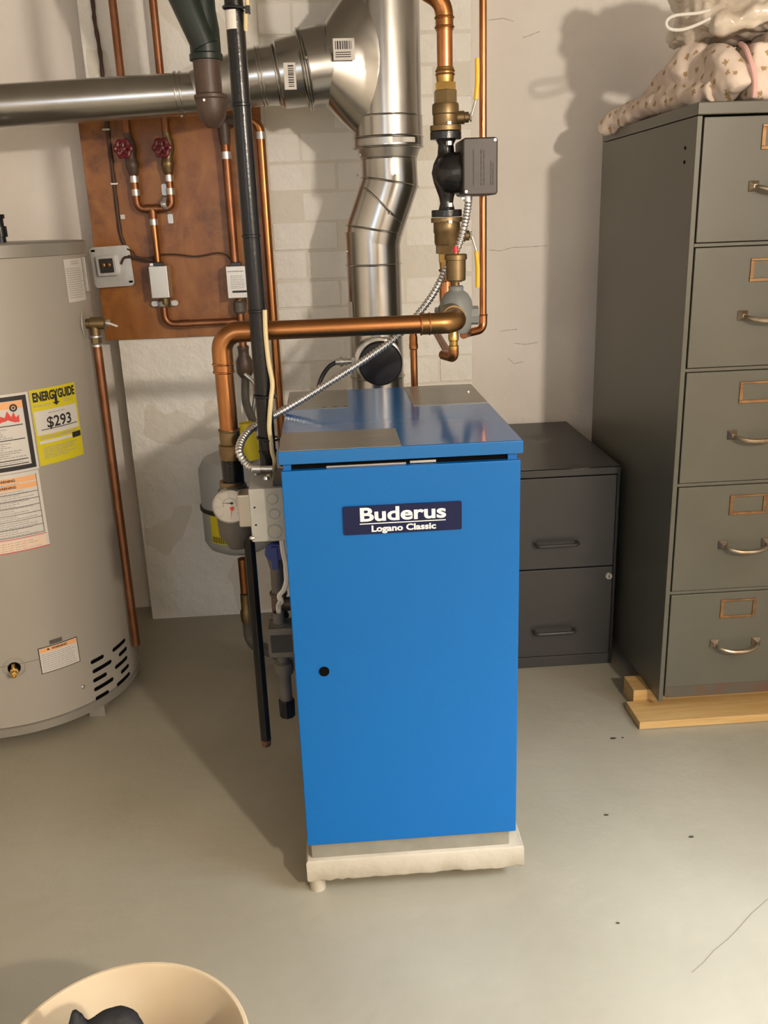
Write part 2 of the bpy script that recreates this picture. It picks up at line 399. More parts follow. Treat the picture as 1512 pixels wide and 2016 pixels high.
# ================================================================== boiler and its slab
BX0, BX1, BY0, BY1 = -.094, .327, 1.518, 2.085
b = thing('boiler', ((BX0+BX1)/2, (BY0+BY1)/2, .085), 'tall bright blue enamelled boiler cabinet standing on the painted slab', 'boiler')
jk = obj('jacket', MB().box((BX0+.002, BY0+.022, .115), (BX1-.002, BY1, .893)), 'blue', b, bevel=.002)
obj('front_panel', MB().box((BX0, BY0, .117), (BX1, BY0+.020, .893)), 'blue', b, bevel=.002)
obj('base_rail', MB().box((BX0+.006, BY0+.008, .079), (BX1-.012, BY1-.01, .116)), 'base_metal', b, bevel=.002)['label'] = 'dull bare metal base rail'
lid = obj('lid', MB().box((BX0-.003, BY0-.008, .906), (BX1+.003, BY1+.005, .930)), 'blue_lid', b, bevel=.0025)
gp = obj('vent_gap', MB().box((BX0+.018, BY0+.012, .892), (BX1-.022, BY0+.05, .907)), 'gap', b)
for x0, x1 in ((BX0+.004, BX0+.018), (BX1-.022, BX1-.006)):
    obj('corner_tab', MB().box((x0, BY0+.006, .892), (x1, BY1-.02, .907)), 'blue', b)
obj('burner_rail', MB().box((-.015, BY0+.009, .8935), (.125, BY0+.012, .8965)), 'galv_dull', b)
obj('burner_rail', MB().box((.132, BY0+.009, .8945), (.178, BY0+.012, .8985)), 'galv_dull', b)
np_ = obj('nameplate', MB().prism(rrect(.010, .771, .221, .8235, .003), (0, BY0-.0005, 0), (1,0,0), (0,0,1), (0,-1,0), .0035), 'navy', b)
np_['label'] = 'dark navy nameplate with white lettering'
PF = lambda u, v: V((u, BY0-.0046, v))
t = text2d('Buderus', .0350, .027); wd = max(p[0] for p in t[0])-min(p[0] for p in t[0]); k = .153/wd
m = MB(); flat(m, ([(p[0]*k, p[1]) for p in t[0]], t[1]), PF, .1155, .8065)
obj('lettering', m, 'ink_white', np_)
t = text2d('Logano Classic', .0160, .032); wd = max(p[0] for p in t[0])-min(p[0] for p in t[0]); k = .115/wd
m = MB(); flat(m, ([(p[0]*k, p[1]) for p in t[0]], t[1]), PF, .1165, .7805)
obj('lettering', m, 'ink_white', np_)
m = MB(); bar2d(m, PF, .0385, .7900, .192, .7917); obj('underline', m, 'ink_white', np_)
obj('peephole', MB().rev((-.040, BY0+.002, .503), (0,-1,0), [(0, .0098), (.0035, .0098)], 24), 'gap', b)
for x0, y0, x1, y1 in ((BX0-.001, 1.872, .036, BY1+.001), (.170, 1.857, BX1+.001, BY1+.001), (BX0-.001, BY0-.006, .117, 1.652)):
    obj('metal_plate', MB().box((x0, y0, .9298), (x1, y1, .9308)), 'plate', b)
obj('screw', MB().rev(UZ(922, 772, .9308), (0,0,1), [(0, .004), (.003, .0035), (.004, .001)], 10), 'nickel', b)
for i in range(3): obj('slot', MB().box((-.02+i*.022, 1.882, .9306), (-.011+i*.022, 1.885, .9311)), 'gap', b)
# slab
sl = thing('concrete_slab', (.115, 1.83, 0), 'thick cream painted concrete slab under the blue boiler', 'slab')
r2 = random.Random(4); pr = []
def slab_mesh():
    mb = MB(); nx = 40; x0, x1, y0, y1, z0, z1 = BX0-.005, BX1+.017, BY0-.003, BY1+.06, .032, .081
    top = []; bot = []
    per = [(x0+(x1-x0)*i/nx, y0) for i in range(nx)]+[(x1, y0+(y1-y0)*i/nx) for i in range(nx)]+[(x1-(x1-x0)*i/nx, y1) for i in range(nx)]+[(x0, y1-(y1-y0)*i/nx) for i in range(nx)]
    rs = []
    for zz, am, ins in ((z0, .002, .003), (z0+.005, .0004, 0), (z1-.004, .0003, 0), (z1, .0010, .003)):
        rs.append([V((x+r2.uniform(-am, am)+(ins if x < .1 else -ins), y+r2.uniform(-am, am)+(ins if y < 1.8 else -ins), zz+r2.uniform(-am, am)*.6)) for x, y in per])
    return mb.rings(rs)
obj('slab', slab_mesh(), 'slab', sl, smooth=50)
for x, y in ((BX0+.014, BY0+.02), (BX1-.02, BY0+.10), (BX0+.03, BY1), (BX1-.03, BY1)):
    obj('pipe_foot', MB().rev((x, y, 0), (0,0,1), [(0, .0165), (.034, .0155)], 18), 'slab', sl)

# ================================================================== water heater
TX, TY, TR = -.960, 2.485, .330
wh = thing('water_heater', (TX, TY, 0), 'large beige cylindrical water heater with warning labels standing against the left wall', 'water heater')
def tank_hit(x, y, R=TR):
    d = ray(x, y); ox, oy = -TX, -TY; a = d.x*d.x+d.y*d.y; bb = 2*(ox*d.x+oy*d.y); cc = ox*ox+oy*oy-R*R
    q = max(bb*bb-4*a*cc, 0); t = (-bb-math.sqrt(q))/(2*a); p = CAM+d*t
    return math.atan2(p.x-TX, -(p.y-TY)), p.z        # angle from the -Y direction, positive to the right
def tank_pt(th, z, e=0): return V((TX+(TR+e)*math.sin(th), TY-(TR+e)*math.cos(th), z))
body = obj('tank_body', MB().rev((TX, TY, 0), (0,0,1), [(.055, TR-.004), (.057, TR), (1.247, TR), (1.248, TR-.004)], 96), 'tank', wh)
obj('top_rim', MB().rev((TX, TY, 0), (0,0,1), [(1.247, TR+.002), (1.249, TR+.004), (1.277, TR+.004), (1.281, TR-.002), (1.283, TR-.05)], 96), 'tank_band', wh)
obj('base_ring', MB().rev((TX, TY, 0), (0,0,1), [(.030, TR+.001), (.031, TR+.004), (.053, TR+.004), (.055, TR)], 96), 'tank_band', wh)
for a in (.98, -.7, 2.6):
    p = tank_pt(a, 0, -.022); obj('foot', MB().obox(p+V((0,0,.0155)), (.022, 0, 0), (0, .022, 0), (0, 0, .0155)), 'tank_band', wh)
def TF(th0, z0, e): return lambda u, v: tank_pt(th0+u/TR, z0+v, e)
def tank_patch(name, th0, z0, u0, v0, u1, v1, m, e, par, n=10, r=0):
    mb = MB(); f0 = TF(th0, z0, e); f1 = TF(th0, z0, e-.0006)
    bar2d(mb, f0, u0, v0, u1, v1, n)
    return obj(name, mb, m, par)
# seam of the burner cover, below
sm = MB()
for i in range(16):
    t0 = tank_hit(-60+i*11, 1345)[0]
    if i: sm.add([tank_pt(pt, .2335, .0006), tank_pt(t0, .2335, .0006), tank_pt(t0, .2355, .0012), tank_pt(pt, .2355, .0012)], [(0, 1, 2, 3)])
    pt = t0
obj('cover_seam', sm, 'tank_band', wh)
rl = random.Random(5)
def lines(mb, fn, u0, u1, v0, v1, n, h, jit=.2):
    for i in range(n):
        v = v1-(i+.5)*(v1-v0)/n; uu = u0; end = u1-(u1-u0)*rl.uniform(0, jit)
        while uu < end-.002:
            l = rl.uniform(.004, .012); bar2d(mb, fn, uu, v-h/2, min(uu+l, end), v+h/2, 1); uu += l+.0016
# energy label
ta, za = tank_hit(55, 768); tb, zb = tank_hit(145, 753); tc_, zc_ = tank_hit(166, 897); td, zd = tank_hit(80, 914)
t0 = (ta+td)/2; t1 = (tb+tc_)/2; zt = (za+zb)/2; zb_ = (zc_+zd)/2
ew = (t1-t0)*TR; eh = zt-zb_
F = TF(t0, zb_, .0016)
eg = tank_patch('energy_label', t0, zb_, 0, 0, ew, eh, 'yellow', .0008, wh, 14); eg['label'] = 'yellow energy label reading ENERGYGUIDE and $293'
tank_patch('price_panel', t0, zb_, .004, eh*.40, ew-.006, eh*.72, 'paper', .0012, eg, 12)
m = MB(); tt = text2d('ENERGYGUIDE', .034, .045); wd = max(p[0] for p in tt[0])-min(p[0] for p in tt[0])
flat(m, ([(p[0]*ew*.92/wd, p[1]*.9) for p in tt[0]], tt[1]), F, ew*.5, eh*.895)
obj('lettering', m, 'ink', eg); m = MB()
m.add([F(ew*.5, eh*.755), F(ew*.5+.011, eh*.80), F(ew*.5+.004, eh*.80), F(ew*.5+.004, eh*.90), F(ew*.5-.004, eh*.90), F(ew*.5-.004, eh*.80), F(ew*.5-.011, eh*.80)], [(0, 1, 2, 6), (2, 3, 4, 5), (2, 5, 6)])
obj('arrow', m, 'ink', eg); m = MB()
tt = text2d('$293', .038, .018); flat(m, tt, F, ew*.52, eh*.545)
obj('lettering', m, 'ink', eg); m = MB()
bar2d(m, F, ew*.12, eh*.462, ew*.93, eh*.472, 8); obj('rule', m, 'ink', eg); m = MB()
bar2d(m, F, ew*.76, eh*.27, ew*.975, eh*.345, 4)
obj('black_box', m, 'ink', eg)
m = MB(); bar2d(m, F, ew*.05, eh*.285, ew*.74, eh*.325, 8); obj('scale_bar', m, 'paper', eg)
m = MB(); lines(m, F, ew*.3, ew*.72, eh*.66, eh*.69, 1, .0022); lines(m, F, ew*.10, ew*.85, eh*.08, eh*.24, 6, .0018, .4); lines(m, F, ew*.08, ew*.9, eh*.345, eh*.385, 2, .0018); lines(m, F, ew*.03, ew*.4, eh*.77, eh*.80, 2, .0014); lines(m, F, ew*.66, ew*.9, eh*.77, eh*.82, 2, .0014)
obj('small_print', m, 'ink_grey', eg)
# big warning label (its left half runs on round the tank)
tr_, z1_ = tank_hit(62, 768); tr2, z0_ = tank_hit(72, 922)
te = t0-.004/TR; zt2 = tank_hit(52, 771)[1]; zb2 = tank_hit(72, 923)[1]; W2 = .34; H2 = zt2-zb2
F = TF(te, zb2, .0016)
wl_ = tank_patch('warning_label', te, zb2, -W2, 0, 0, H2, 'paper', .0008, wh, 24); wl_['label'] = 'white warning label with thick black border'
m = MB(); q = .011; g = .006
for a in ((-W2+g, g, -g, g+q), (-W2+g, H2-g-q, -g, H2-g), (-W2+g, g, -W2+g+q, H2-g)): bar2d(m, F, *a, 24)
bar2d(m, F, -g-q, g, -g, H2-g, 2)
for v in (.60, .42, .16, .105): bar2d(m, F, -W2+.02, H2*v, -g-q-.006, H2*v+.0022, 20)
tt = text2d('WARNING', .020, .02); flat(m, tt, TF(te, zb2, .0022), -.125, H2*.860)
obj('border', m, 'ink', wl_)
m = MB(); bar2d(m, F, -W2+g+q, H2*.815, -g-q, H2*.905, 20); obj('orange_strip', m, 'orange', wl_)
m = MB(); fx, fv = -.030, H2*.64
m.add([F(fx-.060, fv), F(fx, fv), F(fx+.001, fv+.018), F(fx-.007, fv+.012), F(fx-.011, fv+.026), F(fx-.018, fv+.014), F(fx-.026, fv+.030), F(fx-.033, fv+.014), F(fx-.043, fv+.019), F(fx-.050, fv+.008)], [(0, 1, 2, 3, 4, 5, 6, 7, 8, 9)])
obj('flame_sign', m, 'flame_red', wl_)
m = MB(); ring = [( .0095*math.cos(a*PI/8), .0095*math.sin(a*PI/8)) for a in range(16)]
m.add([TF(te, zb2, .0022)(fx-.010+p[0], fv+.036+p[1]) for p in ring]+[TF(te, zb2, .0022)(fx-.010+p[0]*.55, fv+.036+p[1]*.55) for p in ring], [(i, (i+1) % 16, 16+(i+1) % 16, 16+i) for i in range(16)])
m.add([TF(te, zb2, .0022)(fx-.010+p[0]*.3, fv+.036+p[1]*.3) for p in ring], [tuple(range(16))])
obj('explosion_sign', m, 'ink', wl_)
m = MB(); 
for a, bb, n in ((.44, .58, 5), (.19, .40, 8), (.125, .15, 1)): lines(m, F, -W2+.03, -g-q-.01, H2*a, H2*bb, n, .0022)
obj('small_print', m, 'ink_grey', wl_)
# lower label
zb3 = tank_hit(98, 1072)[1]; H3 = zb2-zb3-.002
F = TF(te, zb3, .0016)
l3 = tank_patch('instruction_label', te, zb3, -W2, 0, -.003, H3, 'paper', .0008, wh, 24); l3['label'] = 'white instruction label with orange strips and pink foot'
m = MB()
for v in (.885, .80): bar2d(m, F, -W2+.01, H3*v, -.012, H3*v+.013, 20)
obj('orange_strip', m, 'orange', l3)
m = MB(); bar2d(m, F, -W2+.01, .004, -.010, H3*.155, 20); obj('pink_strip', m, 'pink_paper', l3)
m = MB(); bar2d(m, TF(te, zb3, .0022), -W2, 0, -.003, .0022, 20); bar2d(m, TF(te, zb3, .0022), -W2, H3*.17, -.008, H3*.17+.0018, 20); obj('red_rule', m, 'flame_red', l3)
m = MB()
for v in (.74, .655, .57, .475, .40, .30, .195): bar2d(m, F, -W2+.01, H3*v, -.012, H3*v+.0013, 20)
bar2d(m, F, -.0125, H3*.19, -.0112, H3*.96, 1)
flat(m, text2d('WARNING', .009, .03), TF(te, zb3, .0022), -.085, H3*.885+.0065); flat(m, text2d('WARNING', .009, .03), TF(te, zb3, .0022), -.085, H3*.80+.0065)
obj('rules', m, 'ink', l3)
m = MB(); lines(m, F, -W2+.015, -.018, H3*.20, H3*.79, 22, .0017); lines(m, F, -W2+.015, -.018, H3*.86, H3*.88, 1, .0016); lines(m, F, -W2+.015, -.02, H3*.02, H3*.14, 4, .0014)
obj('small_print', m, 'ink_grey', l3)
# small label below the rim and the wiring strip beside it
a0, s1 = tank_hit(124, 511); a1, _ = tank_hit(158, 507); s0 = tank_hit(148, 594)[1]
wv = (a1-a0)*TR
l4 = tank_patch('rating_label', a0, s0, 0, 0, wv, s1-s0, 'paper', .0008, wh, 10); m = MB(); lines(m, TF(a0, s0, .0016), .006, wv-.004, .008, (s1-s0)*.8, 14, .0018); lines(m, TF(a0, s0, .0016), wv*.3, wv*.8, (s1-s0)*.86, (s1-s0)*.96, 2, .0022)
obj('small_print', m, 'ink_grey', l4)
# bottom warning label
q = [tank_hit(*p) for p in ((75, 1276), (152, 1253), (157, 1302), (81, 1328))]
b0 = (q[0][0]+q[3][0])/2; b1 = (q[1][0]+q[2][0])/2; v1_ = (q[0][1]+q[1][1])/2; v0_ = (q[2][1]+q[3][1])/2; bw = (b1-b0)*TR; bh = v1_-v0_
l5 = tank_patch('cover_label', b0, v0_, 0, 0, bw, bh, 'dark', .0008, wh, 12); l5['label'] = 'small bordered WARNING label above the vents'
tank_patch('label_face', b0, v0_, .0022, .0022, bw-.0022, bh-.0022, 'paper', .0012, l5, 12)
F = TF(b0, v0_, .0016)
m = MB(); bar2d(m, F, .003, bh*.80, bw-.003, bh-.003, 12); obj('orange_strip', m, 'orange', l5)
m = MB(); flat(m, text2d('WARNING', .0085, .03), TF(b0, v0_, .0022), bw*.52, bh*.885); m.add([TF(b0, v0_, .0022)(bw*.24+dx, bh*.86+dy) for dx, dy in ((-.004, 0), (.004, 0), (0, .007))], [(0, 1, 2)]); obj('lettering', m, 'ink', l5)
m = MB(); lines(m, F, .006, bw-.006, .005, bh*.76, 9, .0017); obj('small_print', m, 'ink_grey', l5)
tank_patch('sight_window', (tank_hit(97, 1265)[0]), tank_hit(97, 1265)[1]-.006, 0, 0, .034, .012, 'iron_grey', .0009, wh, 4)
# vents
for (xa, ya, xb_, yb_) in ((178,1305,204,1291),(182,1324,219,1300),(183,1341,210,1326),(185,1359,223,1335),(188,1377,214,1360),(221,1281,246,1259),(234,1291,249,1274),(226,1315,250,1293),(238,1325,253,1308),(230,1350,255,1324)):
    h0 = tank_hit(xa, ya); h1 = tank_hit(xb_, yb_); zz = (h0[1]+h1[1])/2; L = (h1[0]-h0[0])*TR; hh = .0058
    fn = TF(h0[0], zz, .0007); pl = []
    nn = 6; top = [(hh+(L-2*hh)*i/nn, hh) for i in range(nn+1)]; rr_ = [(L-hh+hh*math.sin(a*PI/6), hh*math.cos(a*PI/6)) for a in range(1, 6)]
    bo = [(L-hh-(L-2*hh)*i/nn, -hh) for i in range(nn+1)]; ll = [(hh-hh*math.sin(a*PI/6), -hh*math.cos(a*PI/6)) for a in range(1, 6)]
    pp = [fn(*p) for p in top+rr_+bo+ll]
    n1 = nn+1; vs = pp; fs = []
    for i in range(nn): fs.append((i, i+1, n1+5+nn-1-i, n1+5+nn-i))
    fs.append(tuple([nn]+list(range(n1, n1+5))+[n1+5])); fs.append(tuple([n1+5+nn]+list(range(n1+5+n1, n1+5+n1+5))+[0]))
    obj('vent_slot', MB().add(vs, fs), 'gap', wh)
# drain valve
th, zz = tank_hit(28, 1315); n = V((math.sin(th), -math.cos(th), 0)); p = tank_pt(th, zz)
obj('valve_hole', MB().rev(p, n, [(-.002, .016), (.0012, .016)], 24), 'gap', wh)
obj('valve_escutcheon', MB().torus(p+n*.001, n, .027, .0012, 32, 6), 'tank', wh)
dv = obj('drain_valve', MB().rev(p+V((0, 0, -.002)), n, [(-.01, .008), (.012, .008), (.013, .0105), (.024, .0105), (.025, .007), (.040, .0075), (.041, .004), (.036, .0038)], 18), 'brass', wh)
obj('valve_screw', MB().rev(p+n*.018+V((0, 0, .006)), V((0, 0, 1)), [(0, .006), (.012, .005)], 8), 'brass', dv)
th, zz = tank_hit(163, 1352); n = V((math.sin(th), -math.cos(th), 0)); obj('cover_screw', MB().rev(tank_pt(th, zz), n, [(0, .006), (.003, .006), (.006, .003)], 12), 'nickel', wh)
# wiring strip at the top right
th = tank_hit(164, 530)[0]; n = V((math.sin(th), -math.cos(th), 0)); tg = V((math.cos(th), math.sin(th), 0))
obj('wire_cover', MB().obox(tank_pt(th+.02, 1.195, .004), tg*.012, n*.005, (0, 0, .045)), 'tank_band', wh, bevel=.002)
# dark iron nipple on top
p = U(3, 478, 2.32); obj('nipple', MB().rev((p.x, 2.32, 1.275), (0,0,1), [(0, .012), (.02, .012), (.021, .017), (.045, .017), (.046, .012), (.062, .012), (.063, .016), (.072, .016)], 14), 'iron_black', wh)
obj('draft_hood', MB().rev((TX, 2.50, 1.28), (0,0,1), [(0, .11), (.03, .11), (.075, .066)], 32), 'galv_dull', wh)

# relief valve and copper discharge pipe
rx, ry = -.611, 2.45
z0 = U(262, 1270, ry).z; zv = U(180, 637, ry).z
rv = thing('relief_pipe', (rx, ry, z0), 'brown copper relief pipe running down the side of the water heater from a brass valve', 'pipe')
obj('pipe', MB().rev((rx, ry, 0), (0,0,1), [(z0, .0118), (zv-.055, .0118)], 18), 'copper_aged', rv)
obj('wall_ring', MB().rev((-.635, ry, zv), (1,0,0), [(0, .038), (.003, .037)], 32), 'tank', rv)
vb = obj('valve_body', MB().rev((-.634, ry, zv), (1,0,0), [(0, .013), (.012, .013), (.014, .0165), (.05, .0165), (.052, .012), (.054, .008)], 16).rev((rx, ry, 0), (0,0,1), [(zv-.03, .0135), (zv, .0135)], 16), 'brass_dull', rv)
obj('lever', MB().rev((-.582, ry, zv), (1,0,0), [(0, .008), (.010, .009), (.012, .006)], 12).obox((-.562, ry-.004, zv-.004), (.012, 0, -.005), (0, .006, 0), (.0008, 0, .002)), 'nickel', vb)
obj('collar', MB().rev((rx, ry, 0), (0,0,1), [(zv-.036, .0150), (zv-.031, .0150)], 18), 'zinc', rv)
obj('hex_union', MB().rev((rx, ry, 0), (0,0,1), [(zv-.052, .0138), (zv-.036, .0138)], 6), 'brass_dull', rv)
obj('collar', MB().rev((rx, ry, 0), (0,0,1), [(zv-.060, .0142), (zv-.054, .0142)], 18), 'zinc', rv)

# ================================================================== tall filing cabinet on planks
CX0, CX1, CY0, CY1, CZ0, CZ1 = .829, 1.215, 2.083, 2.785, .054, 1.524
pk = tag(obj('wood_plank', MB().box((.765, 2.040, .001), (1.60, 2.150, .0225)), 'pine', bevel=.0015), 'long pale pine plank lying on the floor in front of the tall cabinet', 'plank')
tag(obj('wood_plank', MB().box((.785, 2.152, .0012), (1.42, 2.235, .0535)).box((.87, 2.235, .0015), (1.19, 2.74, .0535)), 'pine', bevel=.0015), 'thicker pine block jammed under the tall cabinet behind the long plank', 'plank')
tc = thing('filing_cabinet', ((CX0+CX1)/2, (CY0+CY1)/2, CZ0), 'tall old grey green five drawer filing cabinet with rusty handles standing on planks', 'cabinet')
T = .012
sh = MB().box((CX0, CY0+.001, CZ0), (CX0+T, CY1, CZ1-.028)).box((CX1-T, CY0+.001, CZ0), (CX1, CY1, CZ1-.028)).box((CX0+T, CY1-.01, CZ0), (CX1-T, CY1, CZ1-.028)).box((CX0+T, CY0+.03, CZ0), (CX1-T, CY1-.01, CZ0+.02))
obj('body', sh, 'cab_green', tc, bevel=.0015)
obj('top', MB().box((CX0-.001, CY0-.001, CZ1-.0265), (CX1+.001, CY1, CZ1)), 'cab_green', tc, bevel=.003)
obj('inner_back', MB().box((CX0+T, CY0+.024, CZ0+.02), (CX1-T, CY0+.03, CZ1-.03)), 'gap', tc)
zs = [CZ0+.004, .367, .655, .939, 1.224, CZ1-.0295]
for i in range(5):
    z0, z1 = zs[i]+(.010 if i == 0 else .0055), zs[i+1]-(.0055 if i < 4 else .0015)
    d = obj('drawer', MB().box((CX0+T+.003, CY0-.001, z0), (CX1-T-.003, CY0+.022, z1)), 'cab_green', tc, bevel=.002)
    if i < 4: obj('rail', MB().box((CX0+T, CY0+.002, zs[i+1]-.004), (CX1-T, CY0+.02, zs[i+1]+.004)), 'cab_green', tc, bevel=.001)
    zl = z0+.168 if i else .290; xm = 1.0225; lw, lh, q = .094, .052, .009
    zl = (.290, .572, .855, 1.139, 1.423)[i]; zh = (.219, .494, .778, 1.063, 1.347)[i]
    lm = MB()
    for a, bq in (((-lw/2, 0), (lw/2, q*.8)), ((-lw/2, lh-q*.6), (lw/2, lh)), ((-lw/2, q*.8), (-lw/2+q, lh-q*.6)), ((lw/2-q, q*.8), (lw/2, lh-q*.6))):
        lm.box((xm+a[0], CY0-.0045, zl+a[1]), (xm+bq[0], CY0-.001, zl+bq[1]))
    obj('label_holder', lm, 'rust_brass', d, bevel=.0008)
    hm = MB()
    for s in (-1, 1):
        hx = xm+s*.056; a = .0115
        hm.add([(hx-a, CY0-.001, zh-a), (hx+a, CY0-.001, zh-a), (hx+a, CY0-.001, zh+a), (hx-a, CY0-.001, zh+a), (hx-a, CY0-.004, zh-a), (hx+a, CY0-.004, zh-a), (hx+a, CY0-.004, zh+a), (hx-a, CY0-.004, zh+a), (hx-.004, CY0-.013, zh-.004), (hx+.004, CY0-.013, zh-.004), (hx+.004, CY0-.013, zh+.004), (hx-.004, CY0-.013, zh+.004)],
               [(0,1,5,4),(1,2,6,5),(2,3,7,6),(3,0,4,7),(4,5,9,8),(5,6,10,9),(6,7,11,10),(7,4,8,11),(8,9,10,11)])
    path = spline([(xm-.055, CY0-.010, zh), (xm-.048, CY0-.026, zh-.004), (xm-.025, CY0-.036, zh-.009), (xm, CY0-.038, zh-.010), (xm+.025, CY0-.036, zh-.009), (xm+.048, CY0-.026, zh-.004), (xm+.055, CY0-.010, zh)], 5)
    k = len(path); hm.tube(path, [.0036+.0028*math.sin(PI*j/(k-1)) for j in range(k)], 10)
    obj('handle', hm, 'handle_steel', d)
obj('rust_patch', MB().box((CX0+T+.006, CY0-.0018, CZ0+.013), (CX1-T-.006, CY0-.0012, CZ0+.045)), 'rust', tc)
for zz in (1.435, 1.405): obj('rivet_hole', MB().rev((CX0-.0008, CY0+.06, zz), (-1,0,0), [(0, .004), (.0006, .004)], 10), 'gap', tc)

# ================================================================== short filing cabinet
DX0, DX1, DY0, DY1, DZ1 = .445, .807, 2.417, 3.018, .620
sc = thing('filing_cabinet', ((DX0+DX1)/2, (DY0+DY1)/2, 0), 'low charcoal two drawer filing cabinet with a dented top beside the blue boiler', 'cabinet')
sh = MB().box((DX0, DY0, 0), (DX0+.008, DY1, DZ1-.003)).box((DX1-.008, DY0, 0), (DX1, DY1, DZ1-.003)).box((DX0+.008, DY1-.01, 0), (DX1-.008, DY1, DZ1-.003)).box((DX0+.008, DY0+.0005, 0), (DX1-.008, DY0+.02, .034)).box((DX0+.008, DY0+.0005, .597), (DX1-.008, DY0+.02, DZ1-.003))
obj('body', sh, 'cab_dark', sc, bevel=.001)
mb = MB(); nx, ny = 24, 40; vs = []
for j in range(ny+1):
    for i in range(nx+1):
        x = DX0+(DX1-DX0)*i/nx; y = DY0-.001+(DY1-DY0+.001)*j/ny
        d = -.006*math.exp(-((x-.655)**2/.0011+(y-2.79)**2/.0016)) - .006*math.exp(-((x-.685)**2/.0005+(y-2.417)**2/.0006))
        vs.append((x, y, DZ1+d))
fs = [(j*(nx+1)+i, j*(nx+1)+i+1, (j+1)*(nx+1)+i+1, (j+1)*(nx+1)+i) for j in range(ny) for i in range(nx)]
mb.add(vs, fs); mb.box((DX0-.0005, DY0-.001, DZ1-.02), (DX1+.0005, DY0, DZ1-.0045)); mb.box((DX1-.0005, DY0, DZ1-.02), (DX1+.0005, DY1, DZ1-.0005)); mb.box((DX0-.0005, DY0, DZ1-.02), (DX0+.0005, DY1, DZ1-.0005))
obj('top', mb, 'cab_dark', sc)
obj('worn_edge', MB().add([(.665, DY0-.0015, DZ1-.0045), (.705, DY0-.0015, DZ1-.0042), (.72, DY0-.0012, DZ1-.0008), (.69, DY0+.006, DZ1-.0042), (.672, DY0+.003, DZ1-.0045)], [(0, 1, 2, 3, 4)]), 'edge_silver', sc)
for z0, z1, zh in ((.320, .594, .401), (.037, .316, .125)):
    d = obj('drawer', MB().box((DX0+.010, DY0-.002, z0), (DX1-.010, DY0+.02, z1)), 'cab_dark', sc, bevel=.0015)
    hm = MB().tube(fillet([(.565, DY0-.002, zh), (.565, DY0-.028, zh-.002), (.687, DY0-.028, zh-.002), (.687, DY0-.002, zh)], .012, 5), .0052, 10)
    for x in (.565, .687): hm.box((x-.008, DY0-.005, zh-.007), (x+.008, DY0-.002, zh+.007))
    obj('handle', hm, 'cab_dark', d)
    if z0 < .1:
        lk = obj('lock', MB().rev((.7855, DY0-.002, .287), (0,-1,0), [(0, .0105), (.004, .0105), (.006, .0085)], 20), 'edge_silver', d); obj('keyway', MB().box((.7845, DY0-.0085, .2825), (.7865, DY0-.0075, .2915)), 'gap', lk) if False else obj('keyway_slot', MB().box((.7845, DY0-.0088, .2825), (.7865, DY0-.0078, .2915)), 'gap', sc)

# ================================================================== quilt and bag on the tall cabinet
zt = CZ1
def soft(name, parts, m, vox, sm, amp, tscale, sm2=2):
    mb = MB()
    for q in parts:
        if q[0] == 'e': mb.ell(*q[1:], 24, 14)
        elif q[0] == 't': mb.tube(spline(q[1], 5), [q[2]+(q[3]-q[2])*i/(len(spline(q[1], 5))-1) for i in range(len(spline(q[1], 5)))], 16)
        else: mb.box(*q[1:])
    o = obj(name, mb, m)
    r = o.modifiers.new('remesh', 'REMESH'); r.mode = 'VOXEL'; r.voxel_size = vox; r.use_smooth_shade = True
    s_ = o.modifiers.new('smooth', 'SMOOTH'); s_.iterations = sm; s_.factor = .5
    tx = bpy.data.textures.new(name+'_folds', 'CLOUDS'); tx.noise_scale = tscale; tx.noise_depth = 2
    d = o.modifiers.new('folds', 'DISPLACE'); d.texture = tx; d.strength = amp; d.mid_level = .5; d.texture_coords = 'LOCAL'
    s2 = o.modifiers.new('smooth2', 'SMOOTH'); s2.iterations = sm2; s2.factor = .5
    return o
qp = lambda x, y, Y: U(x, y, Y)
qt = thing('quilt', (1.05, 2.35, zt), 'cream floral quilt bundled on top of the tall filing cabinet', 'quilt')
o = soft('folded_quilt', [('b', (.952, 2.105, zt+.004), (1.222, 2.55, zt+.060)), ('b', (.958, 2.115, zt+.066), (1.228, 2.55, zt+.120)), ('b', (1.02, 2.13, zt+.110), (1.220, 2.55, zt+.150)),
      ('t', [(1.00, 2.105, zt+.118), (1.10, 2.112, zt+.135), (1.17, 2.10, zt+.146), (1.21, 2.10, zt+.148)], .016, .022)], 'quilt', .007, 7, .026, .09)
o.parent = qt; o.location -= qt.location
o = soft('rolled_edge', [('t', [(.935, 2.115, zt+.026), (.925, 2.13, zt+.060), (.915, 2.17, zt+.095), (.93, 2.26, zt+.105), (.95, 2.36, zt+.10)], .026, .036), ('e', (.925, 2.20, zt+.05), .040, .10, .048)], 'quilt', .006, 4, .018, .06)
o.parent = qt; o.location -= qt.location
o = soft('hanging_lobe', [('t', [(.905, 2.17, zt+.030), (.885, 2.28, zt+.032), (.868, 2.42, zt+.038), (.850, 2.56, zt+.034), (.832, 2.65, zt+.024), (.812, 2.71, zt+.004)], .028, .030),
      ('t', [(.925, 2.22, zt+.075), (.91, 2.34, zt+.082), (.895, 2.46, zt+.075), (.885, 2.56, zt+.05)], .042, .036), ('e', (.885, 2.36, zt+.095), .042, .085, .036), ('e', (.905, 2.33, zt+.120), .045, .07, .036), ('e', (.90, 2.46, zt+.04), .05, .16, .036)], 'quilt', .006, 5, .026, .06)
o.parent = qt; o.location -= qt.location
o = obj('piping', MB().tube(spline([(.958, 2.098, zt+.008), (.954, 2.092, zt+.040), (.944, 2.095, zt+.075), (.940, 2.12, zt+.108), (.95, 2.17, zt+.125)], 6), .0055, 8), 'quilt_edge', qt)
bgp = thing('plastic_bag', (1.08, 2.34, zt+.15), 'crumpled clear plastic bag of bedding lying on the floral quilt', 'bag')
